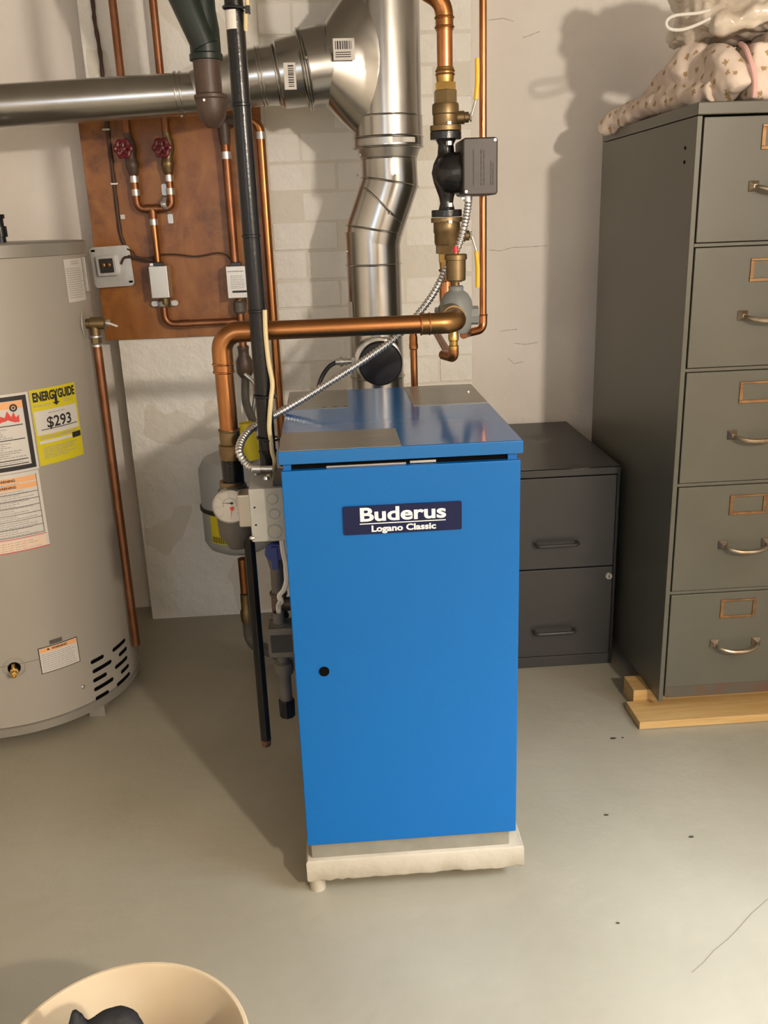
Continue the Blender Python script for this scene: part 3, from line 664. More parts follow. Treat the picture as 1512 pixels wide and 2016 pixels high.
o = soft('bag_body', [('e', (1.05, 2.30, zt+.205), .17, .14, .055), ('e', (.915, 2.28, zt+.205), .065, .09, .050), ('e', (1.02, 2.32, zt+.27), .16, .13, .08), ('e', (.890, 2.30, zt+.275), .062, .09, .07), ('e', (.90, 2.34, zt+.17), .05, .07, .03), ('e', (1.13, 2.30, zt+.25), .11, .14, .08),
      ('t', [(.90, 2.20, zt+.17), (1.02, 2.165, zt+.185), (1.12, 2.15, zt+.20), (1.21, 2.16, zt+.22)], .020, .028), ('t', [(1.06, 2.15, zt+.18), (1.10, 2.14, zt+.25), (1.15, 2.15, zt+.32)], .018, .022)], 'bag', .006, 2, .045, .045, 1)
o.parent = bgp; o.location -= bgp.location
hp = [U(x, y, 2.165) for x, y in ((1398, 20), (1372, 26), (1332, 30), (1315, 38), (1312, 50), (1322, 58), (1345, 58), (1374, 48), (1398, 36))]
obj('bag_handle', MB().tube(spline(hp, 6), .0036, 8), 'paper', bgp)

# ================================================================== tub in the foreground
BXc, BYc, BR, BH = -.311, .892, .165, .30
tb = thing('waste_bin', (BXc, BYc, 0), 'round cream plastic bin at the bottom of the picture', 'bin')
obj('bin_wall', MB().rev((BXc, BYc, 0), (0,0,1), [(0, .02), (0, .125), (.004, .13), (BH-.012, BR-.004), (BH-.010, BR), (BH-.002, BR), (BH, BR-.0025), (BH, BR-.006), (BH-.004, BR-.008), (.006, .126), (.005, .02)], 72, cap=False), 'tub', tb)
obj('bin_floor', MB().rev((BXc, BYc, 0), (0,0,1), [(.001, .124), (.0055, .124)], 40), 'tub', tb)
mb = MB()
for e in (((-.335, .86, .13), .085, .085, .10), ((-.325, .88, .235), .05, .045, .10), ((-.306, .885, .345), .040, .030, .042), ((-.352, .885, .352), .010, .012, .044)): mb.ell(*e)
bc = obj('cloth', mb, 'black_cloth'); r = bc.modifiers.new('r', 'REMESH'); r.mode = 'VOXEL'; r.voxel_size = .006; r.use_smooth_shade = True
tx = bpy.data.textures.new('cloth_folds', 'CLOUDS'); tx.noise_scale = .06; d = bc.modifiers.new('d', 'DISPLACE'); d.texture = tx; d.strength = .02
tag(bc, 'black crumpled cloth stuffed into the cream bin', 'cloth')

# ================================================================== galvanised flue of the boiler
FY = 2.62
pu = U(763, 240, FY); xu = pu.x; ru = RAD(134, pu)
pl_ = U(737, 560, FY); xl = pl_.x; rl_ = RAD(107, pl_)
zy = lambda y, x=745, Y=FY: U(x, y, Y).z
fu = thing('flue_pipe', (xl, FY, .55), 'galvanised steel flue pipe rising behind the boiler to a large tee', 'pipe')
z_t = zy(232)
tee = obj('tee', MB().rev((xu, FY, 0), (0,0,1), [(z_t, ru), (ZC, ru)], 56, cap=False), 'galv', fu)
# conical branch
pb = U(642, 131, FY); rbn = RAD(150, pb)
N = 44; rs = []
for i in range(13):
    f = i/12; x = pb.x+(xu-pb.x)*f; e = f**.9
    hz = rbn+(.262-rbn)*e; hy = rbn+(ru-.004-rbn)*e; cz = pb.z+(.012)*f
    rs.append([V((x, FY+hy*math.cos(2*PI*k/N), cz+hz*math.sin(2*PI*k/N))) for k in range(N)])
obj('branch_cone', MB().rings(rs, False), 'galv', fu, smooth=80)
obj('seam_ring', MB().torus((xu, FY, z_t), (0,0,1), ru, .003, 56), 'galv', fu)
obj('seam_ring', MB().torus(pb, (-1,0,0), rbn, .003, 56), 'galv', fu)
z_c = zy(275); z_d = zy(291); z_e = zy(313)
r8 = ru+.001
obj('collar', MB().rev((xu, FY, 0), (0,0,1), [(z_d, r8+.002), (z_c, r8+.002), (z_c+.003, r8+.004), (z_c+.006, r8+.001), (z_t, r8+.001)], 56, cap=False), 'galv', fu)
r6 = RAD(110, U(765, 330, FY))
obj('reducer', MB().rev((xu, FY, 0), (0,0,1), [(z_e, r6+.001), (z_d-.004, r8-.006), (z_d, r8+.003)], 56, cap=False), 'galv_dull', fu)
obj('seam_ring', MB().torus((xu, FY, z_e), (0,0,1), r6, .0028, 56), 'galv', fu)
obj('seam_ring', MB().torus((xu, FY, z_d-.001), (0,0,1), r8+.001, .0028, 56), 'galv', fu)
p1 = V((xu+.001, FY, zy(360))); p2 = V((xl+.006, FY, zy(452)))
obj('upper_pipe', MB().rev((xu, FY, 0), (0,0,1), [(p1.z-.02, r6), (z_e, r6)], 56, cap=False), 'galv', fu) if False else None
pth = [V((xu, FY, z_e)), p1, p2, V((xl, FY, zy(478)))]
obj('elbow', MB().tube(pth, [r6, r6*1.03, r6*1.03, r6], 56, False), 'galv', fu)
d01 = ((p2-p1).normalized()+V((0, 0, -1))).normalized()
obj('seam_ring', MB().torus(p1, d01, r6*1.03, .003, 56), 'galv', fu)
obj('seam_ring', MB().torus(p2, d01, r6*1.03, .003, 56), 'galv', fu)
pm = (p1+p2)/2; dm = V((-.62, 0, -.9)).normalized(); 
obj('seam_ring', MB().torus(pm, (p2-p1).normalized()*.72+V((-.42, 0, 0)), r6*1.06, .003, 56), 'galv', fu)
obj('lower_pipe', MB().rev((xl, FY, 0), (0,0,1), [(.55, rl_), (zy(480), r6), (p2.z-.004, r6*1.01)], 56, cap=False), 'galv', fu)
obj('seam_ring', MB().torus((xl, FY, zy(520)), (0,0,1), rl_, .003, 56), 'galv', fu)
obj('seam_ring', MB().torus((xl, FY, zy(740)), (0,0,1), rl_+.001, .003, 56), 'galv', fu)
for x, y, Y in ((709, 305, FY-.06), (703, 345, FY-.02), (768, 420, FY-r6-.002), (683, 495, FY-.02), (778, 345, FY-r6), (712, 262, FY-.05)):
    obj('screw', MB().rev(U(x, y, Y), (-.3,-1,0), [(-.006, .003), (.004, .003), (.005, .001)], 8), 'nickel', fu)
def sticker(name, c, w_, h_, par, rotate=False):
    c = V(c); o = obj(name, MB().box((c.x-w_/2, c.y-.0006, c.z-h_/2), (c.x+w_/2, c.y+.0006, c.z+h_/2)), 'paper', par)
    m = MB(); r = random.Random(int(w_*9999)); L = w_*.8 if not rotate else h_*.8; s = 0
    while s < L:
        b_ = r.uniform(.0012, .004)
        if not rotate: bar2d(m, lambda u, v: V((u, c.y-.0012, v)), c.x-L/2+s, c.z, c.x-L/2+s+b_, c.z+h_*.38)
        else: bar2d(m, lambda u, v: V((u, c.y-.0012, v)), c.x-w_*.15, c.z-L/2+s, c.x+w_*.32, c.z-L/2+s+b_)
        s += b_+r.uniform(.001, .003)
    if not rotate:
        for i in range(3): bar2d(m, lambda u, v: V((u, c.y-.0012, v)), c.x-L/2, c.z-h_*(.14+.1*i)-.001, c.x+L*.4, c.z-h_*(.14+.1*i)+.001)
    obj('barcode', m, 'ink', o); return o
cs = U(677, 97, FY-.112); sticker('sticker', (cs.x, cs.y, cs.z), .054, .050, fu)
# collar sticker wrapped round the pipe
def wrap(name, cx, cy, R, a0, a1, z0, z1, m, par, n=10):
    mb = MB(); vs = []; 
    for i in range(n+1):
        a = a0+(a1-a0)*i/n
        for z in (z0, z1): vs.append((cx+R*math.sin(a), cy-R*math.cos(a), z))
    return obj(name, mb.add(vs, [(2*i, 2*i+2, 2*i+3, 2*i+1) for i in range(n)]), m, par)
wrap('sticker', xu, FY, r8+.0045, .05, .75, z_d+.006, z_c-.002, 'paper', fu)
wrap('foil_strip', xu, FY, r8+.0040, -1.2, .05, z_d+.004, z_c-.001, 'galv_dull', fu)
wrap('torn_sticker', xl, FY, rl_+.001, -1.35, -1.0, zy(640), zy(590), 'paper', fu)

# vent damper
pd = U(749, 716, FY-.13)
vd = thing('vent_damper', (pd.x, FY-.1, pd.z-.065), 'vent damper with a round black cover on the flue pipe', 'damper')
obj('collar', MB().rev((pd.x-.004, FY-.055, pd.z+.006), (0,-1,0), [(0, .066), (.055, .066), (.058, .061)], 48), 'galv', vd)
obj('cover', MB().rev((pd.x, FY-.114, pd.z), (0,-1,0), [(0, .061), (.016, .061), (.021, .057), (.022, .03), (.022, .003)], 48), 'plastic_black', vd)
pc = U(676, 712, FY-.10)
cn = obj('connector', MB().rev(pc+V((.024, 0, 0)), (-1,0,0), [(0, .008), (.014, .008), (.0145, .012), (.018, .012), (.0185, .008), (.022, .008), (.0225, .0115), (.027, .0115), (.0275, .0145), (.033, .0145), (.034, .010), (.046, .009)], 14), 'zinc', vd)
obj('clip', MB().box((pc.x+.022, pc.y-.012, pc.z-.012), (pd.x-.055, pc.y+.012, pc.z+.012)), 'galv_dull', vd, bevel=.002)
bc_ = [pc+V((-.018, 0, 0)), U(648, 722, FY-.10), U(634, 742, FY-.10), U(626, 768, FY-.11), U(622, 800, FY-.12), V((U(620, 820, FY-.12).x, FY-.13, .75))]
tag(obj('power_cable', MB().tube(spline(bc_, 8), .0062, 10), 'plastic_black'), 'black cable curving down from the vent damper connector', 'cable')

# ================================================================== horizontal vent pipe of the water heater
VY = 2.60
def ring_at(x, y, wpx, Y=VY): p = U(x, y, Y); return p, RAD(wpx, p)
vp = thing('vent_pipe', (TX, 2.5, 1.33), 'galvanised vent pipe running from the water heater across to the flue tee', 'pipe')
a, ra = ring_at(0, 211, 79); bq, rbq = ring_at(388, 184, 82)
pa = V((a.x, VY-.02, a.z))
path = fillet([V((TX+.01, 2.5, 1.345)), V((TX+.01, 2.52, a.z-.004)), pa, bq], .10, 8)
obj('left_pipe', MB().tube(path, ra, 40), 'galv', vp)
e1, r1 = ring_at(432, 170, 92); e2, r2_ = ring_at(478, 156, 104); e3, r3 = ring_at(512, 151, 106); e4, r4 = ring_at(545, 148, 110)
obj('elbow', MB().tube([bq, e1, e2], [rbq, r1, r2_], 40, False), 'galv_dull', vp)
obj('sleeve', MB().tube([e2, e3, e4], [r2_, r3, r4], 40, False), 'galv', vp)
f1, s1_ = ring_at(552, 147, 124); f2, s2_ = ring_at(594, 139, 132)
obj('reducer', MB().tube([e4, f1, f2], [r4, s1_, s2_], 44, False), 'galv', vp)
g1, q1 = ring_at(598, 138, 146)
obj('branch_collar', MB().tube([f2, g1, pb], [s2_, q1, rbn], 48, False), 'galv', vp)
for p, r, ax in ((bq-V((.05, 0, 0)), ra, (1,0,.05)), (bq-V((.037, 0, 0)), ra, (1,0,.05)), (e3, r3, (1,0,.12)), (e3+V((.008, 0, .001)), r3, (1,0,.12)), (e4, r4+.002, (1,0,.15)), (g1, q1, (1,0,.15)), (g1+V((.006, 0, .001)), q1, (1,0,.15))):
    obj('bead_ring', MB().torus(p, ax, r+.0005, .003, 44), 'galv', vp)
cs = U(571, 150, VY-s1_-.004); st = sticker('sticker', (cs.x, cs.y, cs.z), .030, .062, vp, True)
for x, y, Y in ((358, 228, VY-.03), (430, 200, VY-.06), (603, 113, VY-.11)): obj('screw', MB().rev(U(x, y, Y), (0,-1,-.4), [(-.006, .0035), (.004, .0035), (.006, .001)], 8), 'nickel', vp)

# ================================================================== copper supply loop in front
SY = 1.82
def vseg(mb, cx, Y, y0, y1, wpx, wpx2=None, seg=24):
    """a vertical turned piece between two picture heights, on the vertical line through cx"""
    p = U(cx, (y0+y1)/2, Y); a = U(cx, y0, Y); b_ = U(cx, y1, Y)
    mb.rev((p.x, Y, 0), (0,0,1), [(b_.z, RAD(wpx2 or wpx, p)), (a.z, RAD(wpx, p))], seg); return mb
pH0 = U(500, 648, SY); pH1 = U(850, 641, SY); xLeg = U(440, 720, SY).x; zH = (pH0.z+pH1.z)/2
zLegB = U(455, 862, SY).z; xEnd = U(902, 635, SY).x; rS = .0185
sp = thing('supply_pipe', (xLeg, SY, zLegB), 'thick bright copper pipe with a horizontal run above the boiler lid', 'pipe')
obj('pipe', MB().tube([(xLeg+.06, SY, zH), (xEnd-.05, SY, zH)], rS, 28), 'copper', sp)
obj('pipe', MB().tube([(xLeg, SY, zLegB), (xLeg, SY, zH-.06)], rS, 28), 'copper', sp)
obj('elbow', MB().tube(fillet([(xLeg, SY, zH-.078), (xLeg, SY, zH), (xLeg+.075, SY, zH)], .047, 12), rS+.0022, 28), 'copper', sp)
obj('elbow', MB().tube(fillet([(xEnd-.075, SY, zH), (xEnd, SY, zH), (xEnd, SY+.075, zH+.006)], .042, 12), rS+.0026, 28), 'copper_elbow', sp)
for x in (xEnd-.075, xEnd-.058): obj('press_ring', MB().torus((x, SY, zH), (1,0,0), rS+.002, .0022, 28), 'copper_new', sp)
for z in (zH-.062, zH-.078): obj('press_ring', MB().torus((xLeg, SY, z), (0,0,1), rS+.002, .0022, 28), 'copper_new', sp)
za = U(455, 845, SY).z; zb9 = U(457, 903, SY).z
obj('brass_adapter', MB().rev((xLeg, SY, 0), (0,0,1), [(zb9, .0225), (zb9+.012, .0245), (zb9+.030, .0245), (zb9+.033, .021), (za-.004, .021), (za-.002, .0225), (za, .0225)], 24), 'brass_dull', sp)
zn = U(462, 962, SY).z
obj('black_nipple', MB().rev((xLeg, SY, 0), (0,0,1), [(zn, .0225), (zb9, .0225)], 24), 'iron_black', sp)
# tee under the nipple, with gauge
zt1 = U(462, 955, SY).z; zt0 = U(475, 1076, SY).z; xT = U(464, 1010, SY).x
gt = thing('iron_tee', (xT, SY, zt0), 'dark brown iron tee behind the pressure gauge', 'fitting')
obj('tee_body', MB().rev((xT, SY, 0), (0,0,1), [(zt0, .020), (zt0+.012, .026), (zt0+.030, .038), (zt0+.075, .040), (zt1-.008, .032), (zt1-.006, .028), (zt1+.002, .028)], 28).rev((xT, SY, (zt0+zt1)/2), (1,0,0), [(0, .030), (.085, .030), (.087, .034), (.11, .034)], 24), 'iron_grey', gt)
obj('brass_cap', MB().rev((xT-.002, SY, 0), (0,0,1), [(zt1, .0265), (zt1+.010, .0255)], 24), 'brass_dull', gt)
# pressure gauge
GY = 1.755; gc = U(453, 997, GY)
ga = thing('pressure_gauge', (gc.x, GY, gc.z-.036), 'round white pressure gauge with red and black needles', 'gauge')
obj('case', MB().rev((gc.x, GY+.026, gc.z), (0,-1,0), [(0, .030), (.004, .034), (.026, .0355), (.029, .0355), (.030, .034), (.0285, .0330), (.026, .0330)], 40), 'nickel', ga)
obj('case_back', MB().rev((gc.x, GY+.03, gc.z), (0,1,0), [(0, .02), (.02, .014)], 20), 'iron_grey', ga)
dl = obj('dial', MB().rev((gc.x, GY-.0006, gc.z), (0,-1,0), [(0, .0332), (.001, .0332)], 40), 'paper', ga)
G = lambda u, v: V((gc.x+u, GY-.0019, gc.z+v))
m = MB()
for i in range(31):
    a = math.radians(225-270*i/30); r0 = .0285 if i % 5 else .026; c_, s_ = math.cos(a), math.sin(a); hw = .0004 if i % 5 else .0007
    m.add([G(c_*r0-s_*hw, s_*r0+c_*hw), G(c_*.0308-s_*hw, s_*.0308+c_*hw), G(c_*.0308+s_*hw, s_*.0308-c_*hw), G(c_*r0+s_*hw, s_*r0-c_*hw)], [(0, 1, 2, 3)])
for i in range(7):
    a = math.radians(225-270*i/6); flat(m, text2d(str(i*5 if i else 0), .0055), G, math.cos(a)*.0215, math.sin(a)*.0215)
obj('scale_marks', m, 'ink_grey', dl)
m = MB()
for i in range(24):
    a0, a1 = (math.radians(200-220*k/24) for k in (i, i+1))
    m.add([G(.013*math.cos(a0), .004+.013*math.sin(a0)), G(.0145*math.cos(a0), .004+.0145*math.sin(a0)), G(.0145*math.cos(a1), .004+.0145*math.sin(a1)), G(.013*math.cos(a1), .004+.013*math.sin(a1))], [(0, 1, 2, 3)])
obj('inner_scale', m, 'ink_grey', dl)
def needle(name, c, ang, L, wd_, m_, dot):
    mb = MB(); a = math.radians(ang); t = V((math.cos(a), 0, math.sin(a))); n = V((-t.z, 0, t.x)); c = V(c)
    mb.add([c-t*L*.15-n*wd_, c+t*L, c-t*L*.15+n*wd_], [(0, 1, 2)]); mb.rev(c, (0,-1,0), [(0, dot), (.0008, dot)], 16)
    return obj(name, mb, m_, ga)
needle('needle', G(.004, .007)+V((0, -.0005, 0)), 176, .022, .0012, 'ink', .0026)
needle('needle', G(.004, -.004)+V((0, -.001, 0)), 258, .024, .0012, 'flame_red', .0042)

# control box on the boiler's left side
KX0, KX1, KY0, KY1 = U(491, 1000, 1.585).x, BX0-.001, 1.585, 1.700
KZ1, KZ0 = U(520, 962, KY0).z, U(520, 1067, KY0).z
kb = thing('control_box', ((KX0+KX1)/2, (KY0+KY1)/2, KZ0), 'light grey electrical control box with round knockouts on the boiler side', 'control box')
obj('box', MB().box((KX0, KY0, KZ0), (KX1, KY1, KZ1)), 'box_grey', kb, bevel=.0025)
for i, z in enumerate((.80, .52, .19)):
    cz = KZ0+(KZ1-KZ0)*z; cx = KX0+(KX1-KX0)*(.66, .69, .66)[i]; r = (.0105, .010, .0135)[i]
    obj('knockout', MB().torus((cx, KY0-.0002, cz), (0,1,0), r, .0008, 24, 6), 'box_grey', kb)
    obj('knockout_disc', MB().rev((cx, KY0, cz), (0,-1,0), [(0, r-.001), (.0008, r-.0015)], 20), 'box_grey', kb)
for z in (.66, .33): obj('screw_hole', MB().rev((KX0+.0095, KY0-.0002, KZ0+(KZ1-KZ0)*z), (0,-1,0), [(0, .0018), (.0005, .0018)], 10), 'gap', kb)
p0 = U(466, 975, 1.70); p1 = U(493, 1038, 1.70)
obj('sensor_cover', MB().box((p0.x, 1.70, p1.z), (KX0-.0005, 1.745, p0.z)), 'nickel', kb, bevel=.003)
obj('screw', MB().rev((KX0+.004, KY0-.001, KZ0+.010), (-1,-.4,0), [(0, .004), (.006, .004), (.008, .002)], 10), 'nickel', kb)
pcn = V((KX0+.010, 1.685, KZ1+.012))
obj('conduit_connector', MB().rev(pcn+V((.030, 0, -.002)), (-1,0,.06), [(0, .0065), (.022, .0065), (.0225, .0095), (.038, .0095), (.040, .0075)], 14).rev(pcn+V((-.002, 0, -.014)), (0,0,1), [(0, .004), (.012, .004)], 8), 'zinc', kb)
obj('lock_nut', MB().rev((KX0+.03, 1.65, KZ1), (0,0,1), [(0, .006), (.005, .005)], 10), 'zinc', kb)
obj('terminal_block', MB().box((KX1-.020, KY0+.012, KZ1), (KX1-.003, KY1-.01, KZ1+.010)), 'plastic_black', kb, bevel=.001)

# flexible metal conduit from the control box to the pump
PY = 2.10
cpts = [pcn+V((-.008, 0, .001)), U(484, 912, 1.70), U(471, 888, 1.72), U(480, 860, 1.76), U(503, 838, 1.80), U(545, 815, 1.83), U(600, 783, 1.87), U(665, 742, 1.90), U(730, 700, 1.93), U(785, 659, 1.95), U(830, 610, 1.96), U(858, 570, 1.98), U(878, 530, 2.00), U(900, 490, 2.02), U(913, 450, 2.03), U(920, 415, 2.05), U(922, 397, 2.06)]
fine = spline(cpts, 60); L = 0; rr = []; prev = fine[0]
def resample(pts, step):
    out = [pts[0]]; acc = 0
    for a_, b_ in zip(pts, pts[1:]):
        d_ = (b_-a_).length; pos = step-acc
        while pos <= d_:
            out.append(a_+(b_-a_)*(pos/d_)); pos += step
        acc = (acc+d_) % step
    return out
rs_ = resample(fine, .0016)
rad = [.0072+.0013*math.sin(2*PI*i/5) for i in range(len(rs_))]
tag(obj('flexible_conduit', MB().tube(rs_, rad, 12), 'zinc', smooth=60), 'ribbed silver flexible conduit looping from the control box up to the pump', 'conduit')

# ================================================================== black gas pipe
GX, GPY = -.131, 1.745
zg = lambda y, x=530: U(x, y, GPY).z
gz0 = zg(1385, 562)
gp_ = thing('gas_pipe', (GX, GPY, zg(1410, 563)), 'long black vertical gas pipe with blue shutoff passing in front of the wooden panel', 'pipe')
obj('pipe', MB().rev((GX, GPY, 0), (0,0,1), [(zg(1090), .0163), (ZC, .0163)], 24), 'iron_black', gp_)
for y, x in ((207, 478), (465, 490), (612, 505), (780, 517), (888, 523)): 
    z = zg(y, x); obj('coupling', MB().rev((GX, GPY, 0), (0,0,1), [(z-.003, .0163), (z-.002, .0178), (z+.002, .0178), (z+.003, .0163)], 24), 'iron_black', gp_)
wrap('sticker', GX, GPY, .0167, -1.2, .2, zg(60, 465), zg(22, 465), 'paper', gp_)
za_, zb_1 = zg(1085, 540), zg(1165, 548)
obj('valve_body', MB().rev((GX, GPY, 0), (0,0,1), [(zb_1, .0135), (zb_1+.05, .0135), (za_-.01, .019), (za_+.025, .019), (za_+.028, .0165)], 20), 'iron_grey', gp_)
hc = U(541, 1090, GPY-.032)
obj('shutoff_handle', MB().rev((hc.x, GPY-.018, hc.z), (0,-1,0), [(0, .0205), (.008, .0205), (.010, .018)], 28).box((hc.x-.007, GPY-.034, hc.z-.034), (hc.x+.005, GPY-.024, hc.z+.014)), 'plastic_blue', gp_)
z1g, z0g = zg(1165, 550), zg(1214, 553)
obj('tee', MB().rev((GX, GPY, 0), (0,0,1), [(z0g, .0185), (z0g+.006, .0185), (z0g+.008, .016), (z1g-.008, .016), (z1g-.006, .0185), (z1g, .0185)], 20).rev((GX, GPY, (z0g+z1g)/2), (1,0,0), [(0, .015), (.034, .015)], 16), 'cast_brown', gp_)
z3, z4 = zg(1300, 556), zg(1326, 557)
obj('drip_leg', MB().rev((GX, GPY, 0), (0,0,1), [(gz0, .0133), (z4, .0133), (z4+.002, .019), (z4+.008, .020), (z3-.004, .020), (z3, .0133), (z0g, .0133)], 20), 'iron_grey', gp_)
zc0, zc1 = zg(1411, 563), zg(1376, 562)
obj('pipe_cap', MB().rev((GX, GPY, 0), (0,0,1), [(zc0, .010), (zc0+.003, .0165), (zc1-.003, .0175), (zc1, .0165)], 8), 'iron_black', gp_)
for y, x in ((18, 464), (779, 520), (862, 522)):
    z = zg(y, x); obj('cable_tie', MB().torus((GX+.003, GPY-.003, z), (.1,0,1), .0215, .0020, 24, 6), 'plastic_black', gp_)
obj('tie_head', MB().box((GX+.020, GPY-.022, zg(24, 486)-.006), (GX+.028, GPY-.012, zg(24, 486)+.006)), 'plastic_black', gp_)
# thin cream wire tied to it
cw = [U(x, y, GPY-.012) for x, y in ((521, 610), (523, 660), (529, 715), (536, 755))]+[U(x, y, GPY-.022) for x, y in ((533, 790), (530, 840), (534, 870), (536, 890), (541, 910), (537, 932))]+[V((KX0+.033, 1.655, KZ1+.003))]
tag(obj('thermostat_wire', MB().tube(spline(cw, 8), .0046, 8), 'cable_cream'), 'cream wire tied to the black gas pipe running into the control box', 'wire')
cw = [V((GX+.019, GPY-.012, ZC)), V((GX+.021, GPY-.014, 1.80)), U(487, 8, GPY-.014), U(484, 24, GPY-.016), V((GX+.017, GPY-.006, zg(60)))]
tag(obj('thermostat_wire', MB().tube(spline(cw, 8), .0038, 8), 'cable_cream'), 'short cream wire beside the gas pipe at the top of the picture', 'wire')
# switch box below the control box, with its cables
SX0, SX1, SWY = U(528, 1270, 1.665).x, BX0-.001, 1.665
sz1, sz0 = U(550, 1247, SWY).z, U(550, 1297, SWY).z
sw = thing('switch_box', ((SX0+SX1)/2, SWY, sz0), 'dark grey switch box with an open conduit stub at the foot of the gas pipe', 'switch')
obj('body', MB().box((SX0, SWY, sz0), (SX1, SWY+.055, sz1+.010)), 'iron_grey', sw, bevel=.004)
obj('name_plate', MB().box((SX0+.006, SWY-.0008, sz0+.014), (SX1-.010, SWY, sz1-.004)), 'plastic_black', sw)
pcx = U(549, 1225, SWY+.02)
obj('conduit_stub', MB().rev((pcx.x, SWY+.025, 0), (0,0,1), [(sz1+.008, .0175), (sz1+.012, .0175), (sz1+.013, .012), (sz1+.036, .012), (sz1+.036, .009), (sz1+.020, .009)], 20), 'iron_grey', sw)
for k, off in enumerate((0, .008)):
    cc = [V((KX1-.016+off*.5, 1.64, KZ0+.004))]+[U(x+off*600*.6, y, 1.635) for x, y in ((556, 1085), (561, 1110), (563, 1140), (558, 1160), (549, 1172))]+[U(551+k*5, 1184, 1.64), V((pcx.x+k*.004, SWY+.025, sz1+.05)), V((pcx.x+k*.003, SWY+.025, sz1+.025))]
    tag(obj('power_cable', MB().tube(spline(cc, 8), .0038, 8), 'cable_white'), ('left', 'right')[k]+' of two off-white cables hanging below the control box', 'cable', 'cables below the control box')

# relief discharge pipe hanging below the tee
RX, RY = U(508, 1270, 1.80).x, 1.80
rz1, rz0 = U(492, 1070, RY).z, U(531, 1468, RY).z
rd = thing('discharge_pipe', (RX, RY, rz0), 'black iron discharge pipe hanging below the gauge with a rusty end', 'pipe')
obj('pipe', MB().rev((RX, RY, 0), (0,0,1), [(rz0+.018, .0118), (rz1+.02, .0118)], 20), 'iron_black', rd)
obj('rusty_end', MB().rev((RX, RY, 0), (0,0,1), [(rz0, .0075), (rz0+.003, .0105), (rz0+.019, .0116)], 20), 'iron_rust', rd)

# ================================================================== expansion tank and the pipes behind the boiler
EY, EX, ER = 2.70, -.306, .112
ez0, ez1 = U(440, 1085, EY).z+.002, U(440, 885, EY).z
et = thing('expansion_tank', (EX, EY, ez0), 'pale grey expansion tank with a dark belt hanging by the chimney wall', 'tank')
h = ez1-ez0
obj('tank_body', MB().rev((EX, EY, ez0), (0,0,1), [(0, .03), (.006, .07), (.022, .10), (.045, ER), (h*.5, ER), (h-.055, ER), (h-.025, .095), (h-.008, .055), (h, .02)], 40), 'exp_tank', et)
obj('belt', MB().rev((EX, EY, ez0), (0,0,1), [(h*.44, ER), (h*.44+.003, ER+.005), (h*.44+.012, ER+.005), (h*.44+.015, ER)], 40), 'dark', et)
a = math.asin(max(-1, min(1, (U(415, 1035, EY-.1).x-EX)/ER)))
yl = wrap('label', EX, EY, ER+.001, a-.02, a+.55, ez0+h*.17, ez0+h*.44, 'yellow', et)
m = MB()
for i in range(9): bar2d(m, lambda u, v: V((EX+(ER+.0018)*math.sin(u), EY-(ER+.0018)*math.cos(u), v)), a+.02+i*.055, ez0+h*.18, a+.045+i*.055, ez0+h*.24)
obj('hatching', m, 'ink', yl)
XZ = U(462, 480, 2.872).x
py = thing('zone_pipe', (XZ, 2.872, .70), 'narrow pipe with a check valve dropping from the right zone valve to the expansion tank', 'pipe')
PZ = lambda y, Y=2.86, x=470: U(x, y, Y).z
obj('pipe', MB().rev((XZ, 2.872, 0), (0,0,1), [(.92, .0125), (PZ(590), .0125)], 16), 'copper_aged', py)
obj('fitting', MB().rev((XZ, 2.872, 0), (0,0,1), [(PZ(618), .014), (PZ(614), .020), (PZ(596), .020), (PZ(592), .014)], 16), 'iron_grey', py)
obj('union', MB().rev((XZ, 2.872, 0), (0,0,1), [(PZ(745), .016), (PZ(735), .027), (PZ(712), .027), (PZ(700), .017), (PZ(690), .017), (PZ(686), .019), (PZ(682), .017)], 16), 'cast_brown', py)
obj('drop_pipe', MB().tube(spline([(XZ, 2.872, PZ(740)), (XZ-.002, 2.84, PZ(790)), (EX+.06, 2.78, ez1+.05), (EX+.03, EY, ez1+.025), (EX+.01, EY, ez1-.005)], 6), .013, 14), 'iron_grey', py)
obj('bleed_pipe', MB().tube(spline([(XZ, 2.85, PZ(735)), (XZ+.03, 2.85, PZ(760)), (XZ+.018, 2.85, PZ(810)), (XZ+.018, 2.85, PZ(830))], 6), .007, 10), 'zinc', py)
tg_ = U(487, 868, 2.62)
obj('paper_tag', MB().tube([tg_+V((0, 0, .055)), tg_+V((.004, 0, 0)), tg_+V((.012, 0, -.055))], [.020, .027, .026], 18, False), 'yellow', et)['label'] = 'curled yellow paper tag'
# return pipe near the floor
NX, NY = U(480, 1120, 2.62).x, 2.62
rp_ = thing('return_pipe', (NX, NY, .02), 'copper return pipe running down to the floor behind the black discharge pipe', 'pipe')
nz = lambda y: U(485, y, NY).z
obj('pipe', MB().rev((NX, NY, 0), (0,0,1), [(nz(1165), .0165), (min(nz(1060), ez0-.001), .0165)], 18), 'copper', rp_)
obj('adapter', MB().rev((NX, NY, 0), (0,0,1), [(nz(1222), .022), (nz(1203), .0235), (nz(1198), .019), (nz(1180), .019), (nz(1176), .0185), (nz(1168), .0185)], 18), 'brass_dull', rp_)
obj('iron_elbow', MB().tube(fillet([(NX, NY, nz(1215)), (NX, NY, .04), (NX+.10, NY-.1, .04), (BX0+.05, 2.2, .11)], .035, 6), .019, 16), 'iron_grey', rp_)

